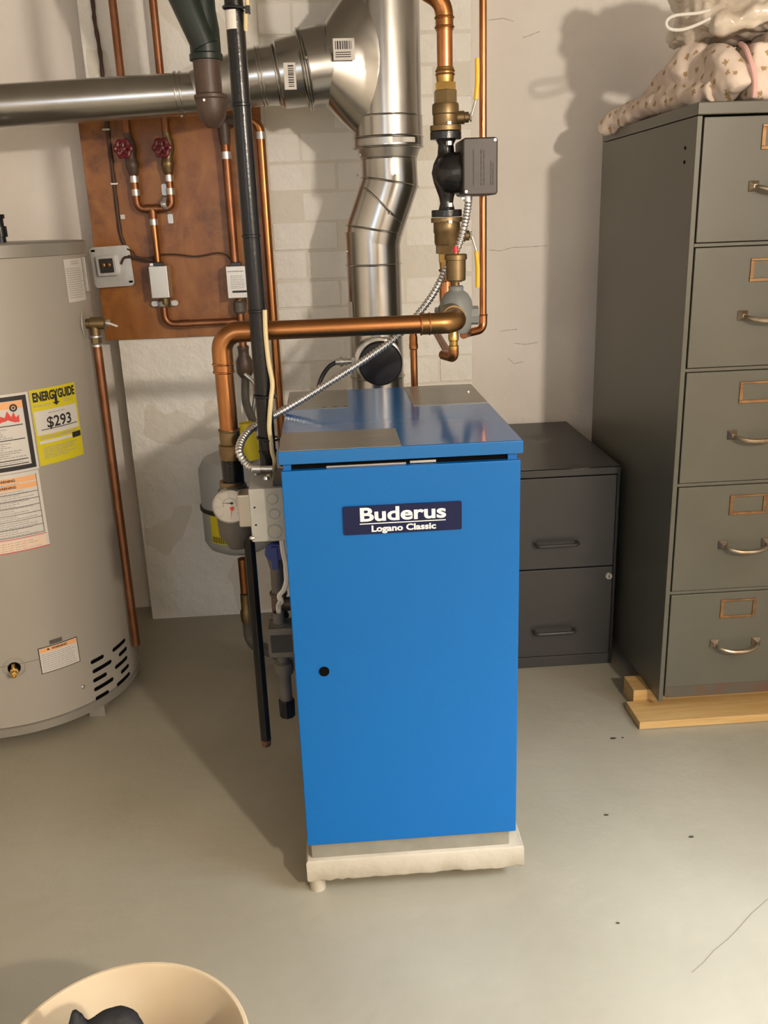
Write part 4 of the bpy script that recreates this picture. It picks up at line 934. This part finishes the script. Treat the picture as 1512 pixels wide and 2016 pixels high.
# ================================================================== pump column
pm_top = lambda y: U(877, y, PY).z
xP = U(878, 300, PY).x
ph = thing('copper_riser', (xP, PY, pm_top(165)), 'short copper riser with an elbow above the pump', 'pipe')
rP = RAD(31, V((xP, PY, 1.6)))
z1p = pm_top(52)
obj('pipe', MB().rev((xP, PY, 0), (0,0,1), [(pm_top(136), rP), (z1p, rP)], 24), 'copper_new', ph)
obj('elbow', MB().tube(fillet([(xP, PY, pm_top(60)), (xP, PY, pm_top(4)), (xP-.13, PY, pm_top(-75)), (xP-.13, PY, ZC)], .05, 8), rP+.002, 24), 'copper', ph)
for y in (35, 54, 140, 147): obj('press_ring', MB().torus((xP, PY, pm_top(y)), (0,0,1), rP+.002, .0025, 24), 'copper', ph)
obj('press_sleeve', MB().rev((xP, PY, 0), (0,0,1), [(pm_top(163), rP+.001), (pm_top(150), rP+.003), (pm_top(136), rP+.003), (pm_top(132), rP+.001)], 24), 'brass', ph)
obj('hex_nut', MB().rev((xP, PY, 0), (0,0,1), [(pm_top(178), RAD(44, V((xP, PY, 1.5)))), (pm_top(163), RAD(44, V((xP, PY, 1.5))))], 6, phase=.5), 'brass', ph)
def ball_valve(y_top, y_mid, y_bot, y_fl0, y_fl1, flip, label):
    z = pm_top; R_ = lambda wpx: RAD(wpx, V((xP, PY, z((y_top+y_bot)/2))))
    base = min(z(y_top), z(y_bot), z(y_fl0), z(y_fl1))
    bv = thing('ball_valve', (xP, PY, base), label, 'valve', 'isolation valves above and below the pump')
    obj('hex_end', MB().rev((xP, PY, 0), (0,0,1), sorted([(z(y_top), R_(48)), (z(y_mid), R_(48))]), 6, phase=.5), 'brass_dull', bv)
    zz = sorted([z(y_mid), z(y_bot)])
    obj('valve_body', MB().rev((xP, PY, 0), (0,0,1), [(zz[0], R_(46)), (zz[0]+.006, R_(50)), (zz[0]+(zz[1]-zz[0])*.5, R_(50)), (zz[0]+(zz[1]-zz[0])*.55, R_(53)), (zz[1]-.004, R_(53)), (zz[1], R_(50))], 24), 'brass_dull', bv)
    zc = (zz[0]+zz[1])/2-.006; st = V((xP+.024, PY, zc))
    obj('stem', MB().rev(st, (1,-.15,0), [(0, .0135), (.016, .0135), (.018, .011), (.026, .011), (.027, .006), (.032, .006)], 16), 'brass_dull', bv)
    zf = sorted([z(y_fl0), z(y_fl1)])
    el = [(R_(62)*math.cos(k*PI/16), R_(46)*math.sin(k*PI/16)) for k in range(32)]
    obj('flange', MB().prism(el, (xP, PY, zf[0]), (1,0,0), (0,1,0), (0,0,1), zf[1]-zf[0]), 'brass_dull', bv, bevel=.001)
    s = 1 if not flip else -1
    h0 = st+V((.032, -.004, s*.004)); h1 = h0+V((.009, -.004, s*.030)); h2 = h1+V((.003, 0, s*.035)); h3 = h2+V((0, 0, s*.045))
    obj('lever', MB().tube([h0+V((-.004, 0, -s*.006)), h0, h1], .0026, 8), 'zinc', bv)
    obj('grip', MB().tube(spline([h1, h2, h3], 6), .0052, 10), 'yellow_grip', bv)
    obj('nut', MB().rev(st+V((.028, -.004, 0)), (1,-.15,0), [(0, .009), (.004, .009)], 8), 'zinc', bv)
    return bv
ball_valve(179, 204, 249, 247, 258, False, 'brass ball valve with yellow lever pointing up above the pump')
ball_valve(499, 483, 436, 428, 438, True, 'brass ball valve with yellow lever pointing down below the pump')
# pump
pu_ = thing('circulator_pump', (xP, PY, pm_top(427)), 'black cast iron circulator pump with dark bronze motor box', 'pump')
z = pm_top; R_ = lambda wpx: RAD(wpx, V((xP, PY, 1.4)))
for ya, yb in ((259, 275), (413, 427)):
    el = [(R_(61)*math.cos(k*PI/16), R_(50)*math.sin(k*PI/16)) for k in range(32)]
    f_ = obj('flange', MB().prism(el, (xP, PY, z(yb)), (1,0,0), (0,1,0), (0,0,1), z(ya)-z(yb)), 'pump_black', pu_, bevel=.0015)
    for (yy, dz) in ((ya-14 if ya < 300 else yb+10, .006), (yb+9 if ya < 300 else ya-9, .008)):
        obj('bolt_head', MB().rev((xP+.004, PY-.026, z(yy)-dz/2), (0,0,1), [(0, .0072), (dz, .0072)], 6), 'nickel', f_)
mb = MB().rev((xP, PY, 0), (0,0,1), [(z(416), R_(34)), (z(400), R_(26)), (z(388), R_(30)), (z(360), R_(50)), (z(340), R_(58)), (z(322), R_(50)), (z(306), R_(34)), (z(285), R_(30)), (z(275), R_(40))], 28)
obj('volute', mb, 'pump_black', pu_, smooth=70)
mb = MB().rev((xP-.004, PY-.012, z(342)), (1,0,0), [(-.022, .016), (-.014, .030), (0, .040), (.020, .044), (.034, .044), (.036, .050), (.046, .050), (.048, .03)], 32)
obj('motor_flange', mb, 'pump_black', pu_, smooth=50)
MYf = PY-.075
a_ = U(911, 271, MYf); b_ = U(980, 383, MYf)
mo = obj('motor_box', MB().prism(rrect(a_.x, b_.z, b_.x, a_.z, .007), (0, MYf, 0), (1,0,0), (0,0,1), (0,1,0), .115), 'bronze', pu_, bevel=.004, seg=3)
G2 = lambda u, v: V((u, MYf-.0006, v))
m = MB(); rq = random.Random(3)
for cx in (.30, .52, .60, .80, .86):
    x = a_.x+(b_.x-a_.x)*cx; zz = b_.z+.02
    while zz < a_.z-.03-(.02 if cx > .7 else 0):
        l = rq.uniform(.004, .012); bar2d(m, G2, x-.0009, zz, x+.0009, zz+l); zz += l+.0018
obj('print', m, 'bronze_ink', mo)
for x, zz in ((b_.x-.006, a_.z-.006), (a_.x+.007, b_.z+.008)): obj('screw', MB().rev((x, MYf+.001, zz), (0,-1,0), [(0, .003), (.002, .003)], 10), 'nickel', mo)
obj('box_connector', MB().rev((U(921, 390, 2.06).x, 2.06, z(398)), (0,0,1), [(0, .0095), (.016, .0095), (.017, .007), (.026, .007)], 14).box((U(908, 390, 2.06).x, 2.055, z(394)), (U(921, 390, 2.06).x, 2.065, z(390))), 'zinc', pu_)
# below the lower valve
lp = thing('brass_adapter', (xP-.002, PY, pm_top(610)), 'brass and copper adapter between the lower ball valve and the air separator', 'fitting')
R_ = lambda wpx: RAD(wpx, V((xP, PY, 1.2)))
obj('hex_nut', MB().rev((xP-.004, PY, 0), (0,0,1), [(z(515), R_(29)), (z(500), R_(29))], 6, phase=.5), 'brass', lp)
obj('sleeve', MB().rev((xP-.004, PY, 0), (0,0,1), [(z(548), R_(24)), (z(530), R_(22)), (z(515), R_(25))], 20), 'brass', lp)
obj('press_ring', MB().torus((xP-.004, PY, z(532)), (0,0,1), R_(23), .003, 20), 'brass_dull', lp)
obj('press_ring', MB().torus((xP-.004, PY, z(552)), (0,0,1), R_(24), .003, 20), 'copper_new', lp)
obj('copper_tail', MB().tube(fillet([(xP-.004, PY, z(545)), (xP-.004, PY, z(605)), (xP+.004, PY-.07, z(618))], .03, 6), R_(26), 20), 'copper_new', lp)
# air separator and vent
AY = 1.955; xA = U(898, 600, AY).x; za0 = lambda y: U(898, y, AY).z
ra_ = lambda wpx: RAD(wpx, V((xA, AY, 1.15)))
ar = thing('air_separator', (xA, AY, za0(652)), 'grey domed cast air separator behind the copper elbow', 'fitting')
obj('dome', MB().rev((xA, AY, 0), (0,0,1), [(za0(655), ra_(44)), (za0(645), ra_(58)), (za0(625), ra_(66)), (za0(606), ra_(66)), (za0(590), ra_(60)), (za0(578), ra_(46)), (za0(573), ra_(32)), (za0(571), ra_(29)), (za0(564), ra_(30)), (za0(562), ra_(24))], 32), 'scoop', ar, smooth=50)
obj('port', MB().rev((xA-.045, AY, za0(622)), (1,0,0), [(0, .020), (.014, .020), (.078, .020), (.092, .020)], 8), 'scoop', ar)
obj('front_port', MB().rev((xEnd, SY+.06, zH+.004), (0,1,0), [(0, .0245), (.03, .0255), (.10, .025)], 24), 'brass_dull', ar)
zv0 = za0
av = thing('air_vent', (xA, AY, za0(563)), 'small brass air vent with a red cap on the air separator', 'valve')
obj('neck', MB().rev((xA, AY, 0), (0,0,1), [(za0(564), ra_(14)), (za0(556), ra_(14)), (za0(555), ra_(24)), (za0(551), ra_(24))], 16), 'brass_dull', av)
obj('body', MB().rev((xA, AY, 0), (0,0,1), [(za0(553), ra_(34)), (za0(551), ra_(38)), (za0(512), ra_(39)), (za0(511), ra_(44)), (za0(502), ra_(44)), (za0(500), ra_(41)), (za0(499), ra_(14))], 32), 'brass_dull', av)
obj('tip', MB().rev((xA, AY, 0), (0,0,1), [(za0(500), ra_(11)), (za0(496), ra_(9))], 12), 'brass', av)
obj('red_cap', MB().rev((xA, AY, 0), (0,0,1), [(za0(497), ra_(11)), (za0(485), ra_(11))], 14), 'red', av)
# drain under the elbow
DYd = 1.90; xD = U(893, 680, DYd).x; zd = lambda y: U(893, y, DYd).z; rd_ = lambda wpx: RAD(wpx, V((xD, DYd, 1.05)))
dr = thing('drain_fitting', (xD, DYd, zd(712)), 'small brass drain fitting with elbow below the air separator', 'fitting')
obj('nipple', MB().rev((xD, DYd, 0), (0,0,1), [(zd(690), rd_(16)), (zd(688), rd_(20)), (zd(681), rd_(20)), (zd(679), rd_(16)), (zd(671), rd_(17)), (zd(669), rd_(21)), (zd(660), rd_(21)), (zd(655), rd_(18)), (zd(635), rd_(18))], 18), 'brass', dr)
obj('elbow', MB().tube(fillet([(xD, DYd, zd(684)), (xD, DYd, zd(704)), (xD-.016, DYd+.05, zd(704))], .018, 6), rd_(20), 16), 'copper', dr)
obj('side_pipe', MB().tube([(xD-.006, DYd+.02, zd(702)), V((U(862, 660, 2.25).x, 2.25, U(862, 660, 2.25).z)), V((U(850, 640, 2.35).x, 2.35, U(850, 640, 2.35).z))], .0085, 14), 'copper_aged', dr)
# thin copper pipe at the right
QX, QY = U(951, 400, 2.16).x, 2.16
qz = U(950, 630, QY).z
tp = thing('thin_copper_pipe', (QX, QY, qz-.03), 'thin vertical copper pipe behind the pump motor box', 'pipe')
obj('pipe', MB().rev((QX, QY, 0), (0,0,1), [(qz, .0083), (ZC, .0083)], 16), 'copper_new', tp)
obj('elbow', MB().tube(fillet([(QX, QY, qz+.012), (QX, QY, qz-.022), (QX-.045, QY-.03, qz-.026)], .022, 8), .0098, 16), 'copper_new', tp)
obj('press_ring', MB().torus((QX, QY, qz+.012), (0,0,1), .0098, .0016, 20), 'copper', tp)
obj('tail', MB().tube([(QX-.04, QY-.027, qz-.026), (xA+.02, AY+.03, qz-.012)], .0085, 14), 'copper_aged', tp)
# small copper drop behind the boiler
OX, OY = U(815, 715, 2.20).x, 2.20
oz = lambda y: U(815, y, OY).z
sm_ = thing('copper_drop', (OX, OY, 0), 'short thin copper pipe dropping behind the boiler beside the flue', 'pipe')
obj('pipe', MB().rev((OX, OY, 0), (0,0,1), [(0.0, .0085), (oz(650), .0085)], 16), 'copper', sm_)
obj('socket', MB().rev((OX, OY, 0), (0,0,1), [(oz(688), .0085), (oz(686), .0108), (oz(678), .0108), (oz(676), .0098), (oz(664), .0098), (oz(660), .0085)], 16), 'copper', sm_)

# ================================================================== cast iron drain with green fitting
HY = 2.30
hz = lambda y, x=408: U(x, y, HY).z
hx = U(409, 150, HY).x; rh = lambda wpx: RAD(wpx, V((hx, HY, 1.65)))
ci = thing('drain_stack', (hx, HY, hz(250)), 'brown iron drain stub with a dark green wye fitting above it', 'pipe')
obj('iron_pipe', MB().rev((hx, HY, 0), (0,0,1), [(hz(195), rh(52)), (hz(112), rh(54))], 28), 'cast_brown', ci)
obj('hub', MB().rev((hx+.003, HY, 0), (0,0,1), [(hz(252), rh(22)), (hz(246), rh(34)), (hz(232), rh(52)), (hz(214), rh(60)), (hz(197), rh(61)), (hz(194), rh(66)), (hz(188), rh(66)), (hz(185), rh(54))], 28), 'cast_brown', ci)
obj('bolt', MB().rev(U(402, 197, HY-.043), (0,-1,0), [(0, .003), (.003, .003)], 8), 'zinc', ci)
gr = MB().rev((hx, HY, 0), (0,0,1), [(hz(120), rh(58)), (hz(119), rh(65)), (hz(108), rh(65)), (hz(105), rh(60)), (hz(60), rh(60)), (hz(20), rh(52)), (ZC, rh(50))], 28)
obj('green_socket', gr, 'green_paint', ci)
q0 = U(405, 92, HY-.012); q1_ = U(352, -30, HY-.012); q2 = U(300, -150, HY-.012)
obj('green_branch', MB().tube([q0, q1_, q2], [rh(54), rh(62), rh(62)], 28), 'green_paint', ci)

# ================================================================== wooden panel and what is fixed to it
PX0, PX1, PZ0, PZ1, PYf = -.701, -.166, .972, 1.655, 2.925
tag(obj('backing_board', MB().box((PX0, PYf, PZ0), (PX1, YB-.001, PZ1)), 'plywood', bevel=.0015), 'stained orange plywood panel fixed to the chimney wall', 'panel')
NYp = 2.885
def P(x, y): return U(x, y, NYp)
def pipe_on(name, pts, r, m, par, rad=.02): return obj(name, MB().tube(fillet(pts, rad, 6), r, 16), m, par)
X1, X2 = P(247, 230).x, P(324, 230).x; XV1, XV2 = P(264, 350).x, P(333, 350).x; zU = P(300, 411).z; XC = P(304, 450).x
mf = thing('copper_manifold', (XC, NYp, P(310, 520).z), 'old copper pipes joining two red handled valves on the wooden panel', 'pipe')
obj('pipe', MB().rev((X1, NYp, 0), (0,0,1), [(P(247, 275).z, .0115), (ZC, .0115)], 16), 'copper_aged', mf)
obj('pipe', MB().rev((X2, NYp, 0), (0,0,1), [(P(324, 275).z, .0115), (ZC, .0115)], 16), 'copper_aged', mf)
pipe_on('pipe', [V((XV1, NYp, P(264, 335).z)), V((XV1, NYp, zU)), V((XC, NYp, zU))], .0108, 'copper_aged', mf)
pipe_on('pipe', [V((XV2, NYp, P(333, 335).z)), V((XV2, NYp, zU)), V((XC, NYp, zU))], .0108, 'copper_aged', mf)
obj('pipe', MB().rev((XC, NYp, 0), (0,0,1), [(P(305, 524).z, .0108), (zU, .0108)], 16), 'copper', mf)
obj('tee', MB().rev((XC, NYp, 0), (0,0,1), [(P(304, 432).z, .0128), (zU, .0128)], 16).rev((XC-.02, NYp, zU), (1,0,0), [(0, .0128), (.04, .0128)], 16), 'copper_aged', mf)
for x, y in ((XV1, 352), (XV2, 352), (XC, 437), (XV1, 378), (XV2, 378)): 
    zz = P(300, y).z; obj('solder_ring', MB().rev((x, NYp, 0), (0,0,1), [(zz-.009, .0128), (zz+.009, .0128)], 16), 'zinc' if y < 440 and y != 378 else 'nickel', mf)
for k, (xr, xv, hx_, hy_) in enumerate(((X1, XV1, 243, 293), (X2, XV2, 319, 291))):
    hc = U(hx_, hy_, NYp-.035)
    gv = thing('gate_valve', (xv, NYp, P(264, 345).z), ('left', 'right')[k]+' of two valves with dark red wheel handles on the wooden panel', 'valve', 'red handled valves on the panel')
    obj('valve_body', MB().tube(spline([(xr, NYp, P(250, 262).z), (xr+.004, NYp, P(250, 285).z), ((xr+xv)/2, NYp, P(250, 310).z), (xv, NYp, P(262, 330).z), (xv, NYp, P(262, 345).z)], 4), [.012, .0125, .013, .015, .016, .018, .018, .017, .016, .017, .019, .020, .019, .017, .016, .015, .013], 14), 'cast_brown' if k == 0 else 'brass_dull', gv)
    obj('stem', MB().tube([(hc.x, hc.y, hc.z), ((xr+xv)/2, NYp, hc.z-.006)], .006, 10), 'brass_dull', gv)
    hw = MB(); n_ = 72; rsx = []
    for i in range(n_):
        a = 2*PI*i/n_; R0 = .0205+.0022*math.cos(6*a); c0 = hc+V((math.cos(a)*R0, -.004, math.sin(a)*R0)); d0 = V((math.cos(a), 0, math.sin(a)))
        rsx.append([c0+d0*.0068*math.cos(2*PI*j/8)+V((0, 1, 0))*.0058*math.sin(2*PI*j/8) for j in range(8)])
    hw.rings(rsx, False, True)
    for i in range(5):
        a = 2*PI*i/5+.3; d0 = V((math.cos(a), 0, math.sin(a))); hw.tube([hc+V((0, -.003, 0)), hc+d0*.019+V((0, -.004, 0))], .0046, 8)
    hw.rev(hc+V((0, .002, 0)), (0,-1,0), [(0, .008), (.008, .008), (.010, .005)], 14)
    obj('wheel_handle', hw, 'handle_red', gv)
ps = P(323, 395)
ss = thing('pipe_strap', (ps.x, 2.87, P(329, 438).z), 'galvanised strap holding the copper tee to the panel', 'strap')
obj('upper_tab', MB().prism(rrect(ps.x-.009, P(323, 384).z, ps.x+.008, P(323, 361).z, .006), (0, PYf-.002, 0), (1,0,0), (0,0,1), (0,-1,0), .006), 'zinc_bright', ss)
obj('lower_tab', MB().prism(rrect(ps.x+.000, P(329, 440).z, ps.x+.016, P(329, 421).z, .004), (0, PYf-.002, 0), (1,0,0), (0,0,1), (0,-1,0), .003), 'zinc_bright', ss)
mb = MB(); vs = []
for i in range(13):
    a = PI*i/12
    for dx in (-.008, .008): vs.append((ps.x+dx+.004*i/12, 2.917-.066*math.sin(a), P(323, 385).z+(P(323, 420).z-P(323, 385).z)*i/12))
mb.add(vs, [(2*i, 2*i+1, 2*i+3, 2*i+2) for i in range(12)]); o = obj('band', mb, 'zinc_bright', ss); sd = o.modifiers.new('s', 'SOLIDIFY'); sd.thickness = .0015
def zone_valve(x0, x1, y0, y1, label, lettered):
    ZY = 2.835; a = U(x0, y0, ZY); b_ = U(x1, y1, ZY)
    t = thing('zone_valve', ((a.x+b_.x)/2, ZY, b_.z), label, 'valve', 'zone valves on the panel')
    bo = obj('cover', MB().box((a.x, ZY, b_.z), (b_.x, ZY+.062, a.z)), 'nickel', t, bevel=.003)
    obj('motor_top', MB().box((a.x+.014, ZY+.01, a.z-.001), (b_.x-.016, ZY+.05, a.z+.010)), 'plastic_black', t, bevel=.002)
    obj('valve_body', MB().rev(((a.x+b_.x)/2+.004, NYp, 0), (0,0,1), [(b_.z-.030, .014), (b_.z-.020, .017), (b_.z-.002, .017)], 16), 'brass_dull', t)
    if lettered:
        m = MB(); Gz = lambda u, v: V((u, ZY-.0006, v)); w_ = b_.x-a.x; h_ = a.z-b_.z
        lines(m, Gz, a.x+w_*.2, b_.x-.004, b_.z+h_*.30, b_.z+h_*.72, 8, .0016); lines(m, Gz, a.x+w_*.1, b_.x-.004, b_.z+h_*.78, b_.z+h_*.88, 1, .003)
        obj('print', m, 'ink_grey', bo)
        m = MB(); bar2d(m, Gz, a.x+w_*.25, b_.z+h_*.18, b_.x-.002, b_.z+h_*.245); obj('name_strip', m, 'ink', bo)
    else: obj('clip', MB().box((a.x+.004, ZY+.012, a.z), (b_.x-.02, ZY+.03, a.z+.007)), 'zinc', t)
    return t, a, b_
z1t, za1, zb1 = zone_valve(291, 335, 524, 587, 'plain silver zone valve cover on the left of the panel', False)
z2t, za2, zb2 = zone_valve(443, 489, 524, 587, 'silver zone valve cover with printed label beside the black pipe', True)
# bracket under the left zone valve
pbk = P(323, 598)
mb = MB()
for sx in (-1, 1): mb.prism(rrect(pbk.x+sx*.030-.011, pbk.z-.008, pbk.x+sx*.030+.011, pbk.z+.008, .0075), (0, PYf-.024, 0), (1,0,0), (0,0,1), (0,-1,0), .003)
kbr = thing('pipe_bracket', (pbk.x, PYf, pbk.z-.012), 'two eared bracket below the left zone valve', 'bracket')
obj('ears', mb, 'zinc_bright', kbr)
mb = MB(); vs = []
for i in range(13):
    a = PI*i/12
    for dz in (-.008, .008): vs.append((pbk.x-.021*math.cos(a), PYf-.024-.032*math.sin(a), pbk.z+dz))
mb.add(vs, [(2*i, 2*i+1, 2*i+3, 2*i+2) for i in range(12)]); o = obj('band', mb, 'zinc_bright', kbr); sd = o.modifiers.new('s', 'SOLIDIFY'); sd.thickness = .002
obj('standoff', MB().box((pbk.x-.036, PYf-.024, pbk.z-.006), (pbk.x-.026, PYf, pbk.z+.006)).box((pbk.x+.026, PYf-.024, pbk.z-.006), (pbk.x+.036, PYf, pbk.z+.006)), 'zinc', kbr)
# cross pipe from the left zone valve
xq = P(322, 600).x; zq = P(380, 637).z
cr = thing('cross_pipe', (xq, NYp, zq-.012), 'dark copper pipe crossing the lower edge of the wooden panel', 'pipe')
pipe_on('pipe', [V((xq, NYp, P(322, 590).z)), V((xq, NYp, zq)), V((XZ-.012, NYp, zq+.001))], .0115, 'copper_aged', cr, .028)
obj('sleeve', MB().rev((P(355, 637).x, NYp, zq), (1,0,0), [(0, .0132), (.035, .0132)], 16), 'copper_aged', cr)
# upper pipe over to the right riser
XR1 = P(462, 500).x; XRr = U(519, 350, 2.872).x
zt_ = U(470, 236, 2.872).z
rr_ = thing('copper_loop', (XRr, 2.872, .55), 'copper pipe looping over the right edge of the panel and down behind the boiler', 'pipe')
obj('pipe', MB().rev((XR1, 2.872, 0), (0,0,1), [(P(465, 524).z, .0135), (zt_, .0135)], 18), 'copper_aged', rr_)
pipe_on('pipe', [V((XR1, 2.872, zt_)), V((XRr, 2.872, zt_)), V((XRr, 2.872, .55))], .0135, 'copper', rr_, .035)
obj('elbow_hub', MB().rev((XR1, 2.872, 0), (0,0,1), [(U(446, 285, 2.872).z, .015), (U(446, 268, 2.872).z, .018), (zt_, .019)], 16).rev((XR1, 2.872, zt_), (1,0,0), [(-.016, .016), (.04, .016)], 16), 'cast_brown', rr_)
for x, y in ((XR1, 305), (XRr, 268)):
    zz = U(480, y, 2.872).z; obj('solder_ring', MB().rev((x, 2.872, 0), (0,0,1), [(zz-.010, .0152), (zz+.010, .0152)], 16), 'zinc', rr_)
# transformer plate
JY = 2.905; jc = U(221, 525, JY); ang = math.radians(2.0)
ax = V((math.cos(ang), 0, math.sin(ang))); az = V((-math.sin(ang), 0, math.cos(ang)))
jb = thing('junction_plate', (jc.x, JY, jc.z-.06), 'square galvanised junction plate with a small transformer on the panel edge', 'junction box')
obj('plate', MB().prism(rrect(-.060, -.060, .060, .060, .012), jc+V((0, 0, 0)), ax, az, (0,-1,0), .003), 'zinc_bright', jb)
obj('back_box', MB().obox(jc+V((.0, .009, 0)), ax*.05, V((0, .0085, 0)), az*.05), 'galv_dull', jb)
tcn = jc+V((-.012, -.003, .004))
tf = obj('transformer', MB().prism(rrect(-.030, -.030, .030, .030, .005), tcn, ax, az, (0,-1,0), .020), 'zinc_bright', jb, bevel=.002)
obj('recess', MB().prism(rrect(-.021, -.021, .021, .021, .003), tcn+V((0, -.0202, 0)), ax, az, (0,-1,0), .0008), 'dark', tf)
for dx in (-.008, .008): obj('terminal_screw', MB().rev(tcn+V((dx, -.021, .002)), (0,-1,0), [(0, .0065), (.004, .0060), (.005, .004)], 12), 'rust_brass', tf)
for dx, dz in ((-.05, .05), (.05, -.048)): obj('slot', MB().obox(jc+ax*dx+az*dz+V((0, -.0033, 0)), ax*.006, V((0, .0004, 0)), az*.003), 'gap', jb)
# wiring on the panel
CYw = 2.918
cb = [V((U(179, -20, CYw+.016).x, CYw+.016, ZC)), U(182, 0, CYw+.016), U(186, 40, CYw+.016), U(194, 85, CYw+.016), U(200, 130, CYw+.016), U(204, 180, CYw+.01)]+[U(x, y, CYw) for x, y in ((210, 240), (214, 275), (222, 340), (229, 400), (236, 455), (243, 478))]+[U(248, 492, CYw-.006)]
tag(obj('supply_cable', MB().tube(spline(cb, 6), [.0058+.0008*math.sin(i*1.3) for i in range(len(spline(cb, 6)))], 8), 'cable_brown'), 'dark brown cable stapled down the left side of the wooden panel', 'cable')
for i, (x, y) in enumerate(((208, 255), (224, 362))):
    p = U(x, y, CYw-.006); o = obj('cable_staple', MB().box((p.x-.010, p.y-.002, p.z-.003), (p.x+.012, p.y+.014, p.z+.003)), 'nickel', bevel=.001)
    tag(o, ('upper', 'lower')[i]+' metal staple over the brown cable', 'staple', 'staples on the brown cable')
p = U(242, 427, CYw); tag(obj('insulator_block', MB().box((p.x-.007, p.y-.006, p.z-.007), (p.x+.007, PYf, p.z+.007)), 'paper', bevel=.002), 'tiny white square insulator beside the brown cable', 'insulator')
W = lambda pts, Y=2.90: [U(x, y, Y) for x, y in pts]
for i, pts in enumerate((((238, 520), (244, 508), (256, 506), (275, 508), (295, 512), (305, 516)), ((250, 490), (262, 496), (268, 505), (290, 508), (312, 502), (345, 501), (385, 505), (415, 500), (432, 498), (446, 503), (456, 514)), ((252, 504), (268, 509), (290, 514), (306, 506), (318, 500)))):
    tag(obj('thermostat_wire', MB().tube(spline(W(pts), 6), .0026 if i == 1 else .004, 6), 'cable_brown'), ('thick brown wire from the transformer to the left zone valve', 'long thin brown wire strung between the two zone valves', 'short brown wire twisted above the left zone valve')[i], 'wire')

# ================================================================== bits on the floor and the bulbs overhead
for i, (x, y, s, lab) in enumerate(((1207, 1454, .006, 'dark flake on the floor below the plank corner'), (1226, 1453, .003, 'tiny dark speck beside the larger flake near the plank'), (1193, 1605, .004, 'small dark crumb on the floor right of the boiler'), (1361, 1648, .005, 'thin brown leaf scrap on the floor at far right'), (1217, 1818, .003, 'small dark crumb on the floor in the lower right'))):
    p = UZ(x, y, 0); r = random.Random(i); pol = [(s*1.6*math.cos(k*PI/4)*r.uniform(.5, 1), s*.8*math.sin(k*PI/4)*r.uniform(.5, 1)) for k in range(8)]
    tag(obj('floor_scrap', MB().prism(pol, p+V((0, 0, .0003)), (1,0,0), (0,1,0), (0,0,1), .0015), 'debris'), lab, 'debris', 'scraps on the floor')
for i, Lp in enumerate((LAMP, LAMP2)):
    bl_ = thing('ceiling_bulb', (Lp.x, Lp.y, Lp.z-.07), ('bare ceiling bulb on the right behind the viewer', 'bare ceiling bulb on the left behind the viewer')[i], 'lamp', 'bare bulbs on the ceiling')
    obj('socket', MB().rev((Lp.x, Lp.y, 0), (0,0,1), [(Lp.z+.062, .022), (Lp.z+.11, .028), (ZC-.03, .03), (ZC-.028, .055), (ZC, .06)], 20), 'white_trim', bl_)
    obj('bulb', MB().ell((Lp.x, Lp.y, Lp.z+.078), .024, .024, .026), 'bulb', bl_)
